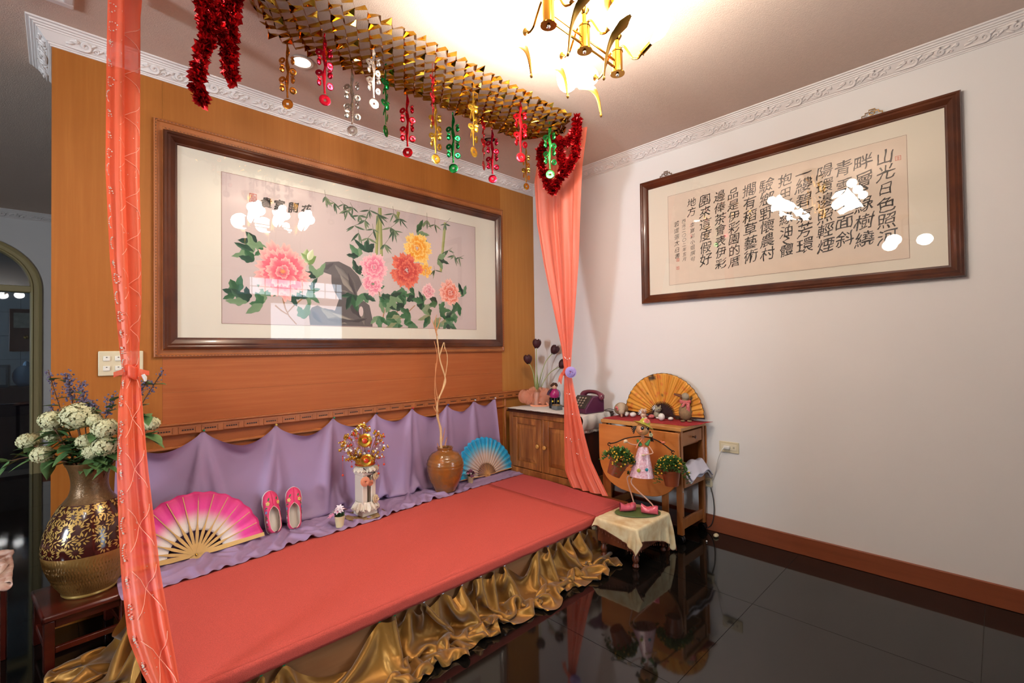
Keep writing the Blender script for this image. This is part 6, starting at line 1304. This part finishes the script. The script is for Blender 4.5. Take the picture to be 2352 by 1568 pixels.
for (px, py, r, lab) in ((195, 962, .062, 'largest ivory hydrangea bloom at the middle of the vase bouquet'), (231, 972, .026, 'small ivory bloom just right of the largest hydrangea'), (256, 991, .045, 'ivory hydrangea partly behind the left coral curtain, upper one'), (256, 1032, .044, 'ivory hydrangea partly behind the left coral curtain, lower one'), (213, 1021, .034, 'ivory bloom below the largest hydrangea'), (229, 1043, .034, 'low ivory bloom above the vase rim'), (143, 970, .042, 'loose yellowish hydrangea at the upper left of bouquet'), (123, 1003, .035, 'ivory bloom at the left middle of the bouquet'), (68, 1020, .035, 'ivory bloom farthest left in the bouquet'), (123, 1046, .036, 'ivory bloom drooping low left over the rim'), (359, 982, .028, 'lone ivory bloom right of the left coral curtain')):
    t = stem_thing('hydrangea_stem', lab, 'flower', 'hydrangeas in the floor vase'); x, z = world2(px, py); dep = -.03 if 150 < px < 300 else q.uniform(-.05, .0)
    MB().tube(smooth_path([(x*.15, 0, .0), (x*.35, dep*.3, .09), (x*.8, dep, lerp(.09, z, .7)), (x, dep, z-r*.5)], 5), .003, 6).build('stem', M_vst, t)
    g = MB(); florets(g, (x, dep, z), r, int(110+r*2600), .0105, q); g.build('bloom', M_hy, t, fix=False)
    MB().ell((x, dep, z), (r*.88, r*.88, r*.75), 12, 8).build('bloom_core', mat('pale_green_core', '#b9b98e', .8), t)
    for k in range(4):
        g = MB(); a = q.uniform(0, 6.28); leafb(g, (x*.85+.02*math.cos(a), dep+.01, lerp(.08, z, .75)), (math.cos(a), -.3+.4*math.sin(a), q.uniform(-.3, .5)), q.uniform(.055, .09), q.uniform(.04, .065), .35); g.build('leaf', M_vl, t, fix=False)
for (px, py, n, lab) in ((161, 866, 16, 'lavender spray reaching highest left in the bouquet'), (190, 886, 14, 'lavender spray second from the top, above the big hydrangea'), (214, 930, 18, 'dense lavender spray touching the largest hydrangea'), (343, 884, 9, 'thin lavender sprig right of the left curtain tie'), (378, 862, 5, 'thin lavender tip farthest right of the left curtain'), (122, 858, 6, 'tiny lavender sprig at the partition edge'), (268, 915, 10, 'dark leafy sprig half hidden behind the left coral curtain'), (132, 940, 6, 'small lavender sprig above the yellowish hydrangea')):
    t = stem_thing('lavender_spray', lab, 'flower', 'lavender sprays in the floor vase'); x, z = world2(px, py); dep = q.uniform(-.03, .0)
    pth = smooth_path([(x*.1, 0, .0), (x*.3, 0, .12), (x*.7, dep, lerp(.12, z, .6)), (x, dep, z)], 8); MB().tube(pth, .0022, 6).build('stem', M_vst, t)
    g = MB()
    for k in range(n*7): f_ = q.uniform(0, 1); p = pth[-1].lerp(pth[-9], f_*.8)+Vector((q.gauss(0, .010), q.gauss(0, .010), q.gauss(0, .008))); g.ell(tuple(p), q.uniform(.0025, .0055), 5, 4)
    g.build('florets', M_lv, t)['kind'] = 'stuff'
    for k in range(7): g = MB(); p = pth[q.randint(8, 21)]; a = q.choice((0, PI))+q.uniform(-.5, .5); leafb(g, p, (math.cos(a), -.3, q.uniform(.1, .9)), q.uniform(.05, .08), q.uniform(.024, .042), .3); g.build('leaf', M_vl, t, fix=False)
for i, (px, py, lx, L_, w, lab) in enumerate(((40, 1062, -1, .10, .042, 'long low leafy sprig pointing far left out of the vase'), (150, 1040, -1, .09, .06, 'broad leaf spray filling the left of bouquet'), (185, 1030, .3, .10, .07, 'broad dark leaf spray at the middle of bouquet'), (235, 1068, .8, .10, .06, 'pale leaf hanging over the vase rim'), (345, 960, .8, .08, .05, 'leaf spray beyond the left coral curtain'), (262, 1075, 1, .09, .03, 'pointed pale leaf beside the left coral curtain'), (165, 1005, -.5, .09, .055, 'dark leaf spray behind the left ivory blooms'))):
    t = stem_thing('leaf_spray', lab, 'foliage', 'leaf sprays in the floor vase'); x, z = world2(px, py)
    pth = smooth_path([(x*.1, 0, .02), (x*.3, -.01, .12), (x*.7, -.02, lerp(.12, z, .7)+.015), (x, -.03, z)], 6); MB().tube(pth, .0022, 6).build('stem', M_vst, t)
    for k in range(9): g = MB(); p = pth[min(len(pth)-1, 5+k*2)] if k < 7 else pth[-1]; leafb(g, p, (lx*q.uniform(.2, 1)+q.uniform(-.5, .5), -.5+q.uniform(-.3, .5), q.uniform(-.3, .6)), L_*q.uniform(.6, 1.), w*q.uniform(.6, 1.), .35); g.build('leaf', M_vl if i not in (0, 3, 5) or k % 2 else mat('light_vase_leaf', '#5c7f45', .5, var=(22, .3)), t, fix=False)
# ---------------------------------------------------------------- left edge table and kitchen beyond the arch
tt = thing('side_table', 'small square side table under a pale floral cloth at left edge', 'table', (-3.535, -.30, 0))
MB().box(-.19, .19, -.19, .19, .395, .42).build('table_top', M_red, tt, bevel=.004)
for sx in (-1, 1):
    for sy in (-1, 1): MB().box(sx*.16-.015, sx*.16+.015, sy*.16-.015, sy*.16+.015, 0, .395).build('leg', M_red, tt, bevel=.003)
def side_cloth():
    n = 44; d_ = .0138; P = np.zeros((n, n, 3)); c, s = math.cos(.72), math.sin(.72)
    for i in range(n):
        for j in range(n): a, b = (i-n/2+.5)*d_, (j-n/2+.5)*d_; P[i, j] = (-3.525+a*c-b*s, -.30+a*s+b*c, .427+.0006*nz3(i*.4, j*.4))
    def collide(P, old):
        q = P-np.array([-3.535, -.30, 0]); ins = (np.abs(q[..., 0]) < .196) & (np.abs(q[..., 1]) < .196) & (q[..., 2] < .424) & (q[..., 2] > .38)
        top = ins & (P[..., 2] > .40)
        for k in (0, 1): P[..., k] = np.where(top, P[..., k]*.3+old[..., k]*.7, P[..., k])
        P[..., 2] = np.where(top, .424, P[..., 2]); P[..., 2] = np.maximum(P[..., 2], .008)
    return relax_cloth(P, np.full((n-1, n), d_), np.full((n, n-1), d_), np.zeros((n, n), bool), collide, 60, 6)
tag(link('table_cloth', cloth_mesh('table_cloth', side_cloth()), mat('faded_floral_cloth', '#d9c4b6', .85, var=(22, .4), col2='#a8705e'), None, sub=1, solid=.0016), 'pale floral cloth with a hanging corner at the left edge', 'tablecloth')
kc = thing('kitchen_counter', 'dark cloth-covered counter seen through the arched door', 'counter', (-3.7, 5.2, 0)); MB().box(-.9, .9, -.25, .25, 0, .84).build('counter_base', M_dkw, kc); MB().box(-.92, .92, -.28, .25, .55, .88).build('counter_cloth', mat('dark_checked_cloth', '#1d1118', .9, var=(60, .5), col2='#3a1d26'), kc, bevel=.01)
mwv = thing('microwave_oven', 'grey microwave oven on the counter beyond the arch', 'microwave', (-3.86, 5.16, .88)); MB().box(-.24, .24, -.16, .16, 0, .26).build('oven_body', mat('grey_oven', '#6c7476', .4), mwv, bevel=.01); MB().box(-.22, .10, -.166, -.16, .03, .23).build('oven_door', M_black, mwv, bevel=.003); MB().box(.12, .22, -.166, -.16, .03, .23).build('control_panel', mat('oven_panel', '#8d9496', .4), mwv, bevel=.003)
bg = MB().ell((0, 0, .12), (.10, .09, .13), 14, 10).ell((.02, 0, .25), (.03, .03, .05), 8, 6).build('plastic_bag', mat('pale_blue_bag', '#7fa3bf', .5, bump=(30, .8)), None); bg.location = (-3.50, 5.12, .88); tag(bg, 'pale blue plastic bag on the counter beyond the arch', 'bag')
cb2 = thing('wall_cabinet', 'small dark hanging cabinet with mirror in the far kitchen', 'cabinet', (-3.50, 5.67, 1.50)); MB().box(-.15, .15, -.05, .018, -.2, .34).build('cabinet_body', M_dkw, cb2, bevel=.008); MB().box(-.11, .11, -.058, -.05, .1, .29).build('mirror', mat('dim_mirror', '#8b8a7c', .3, var=(18, .5)), cb2); MB().at((0, -.06, -.02), (PI/2, 0, 0)).lathe([(0, .02), (.02, .015), (.028, 0), (0, 0)], 12).build('brass_boss', M_brass, cb2)
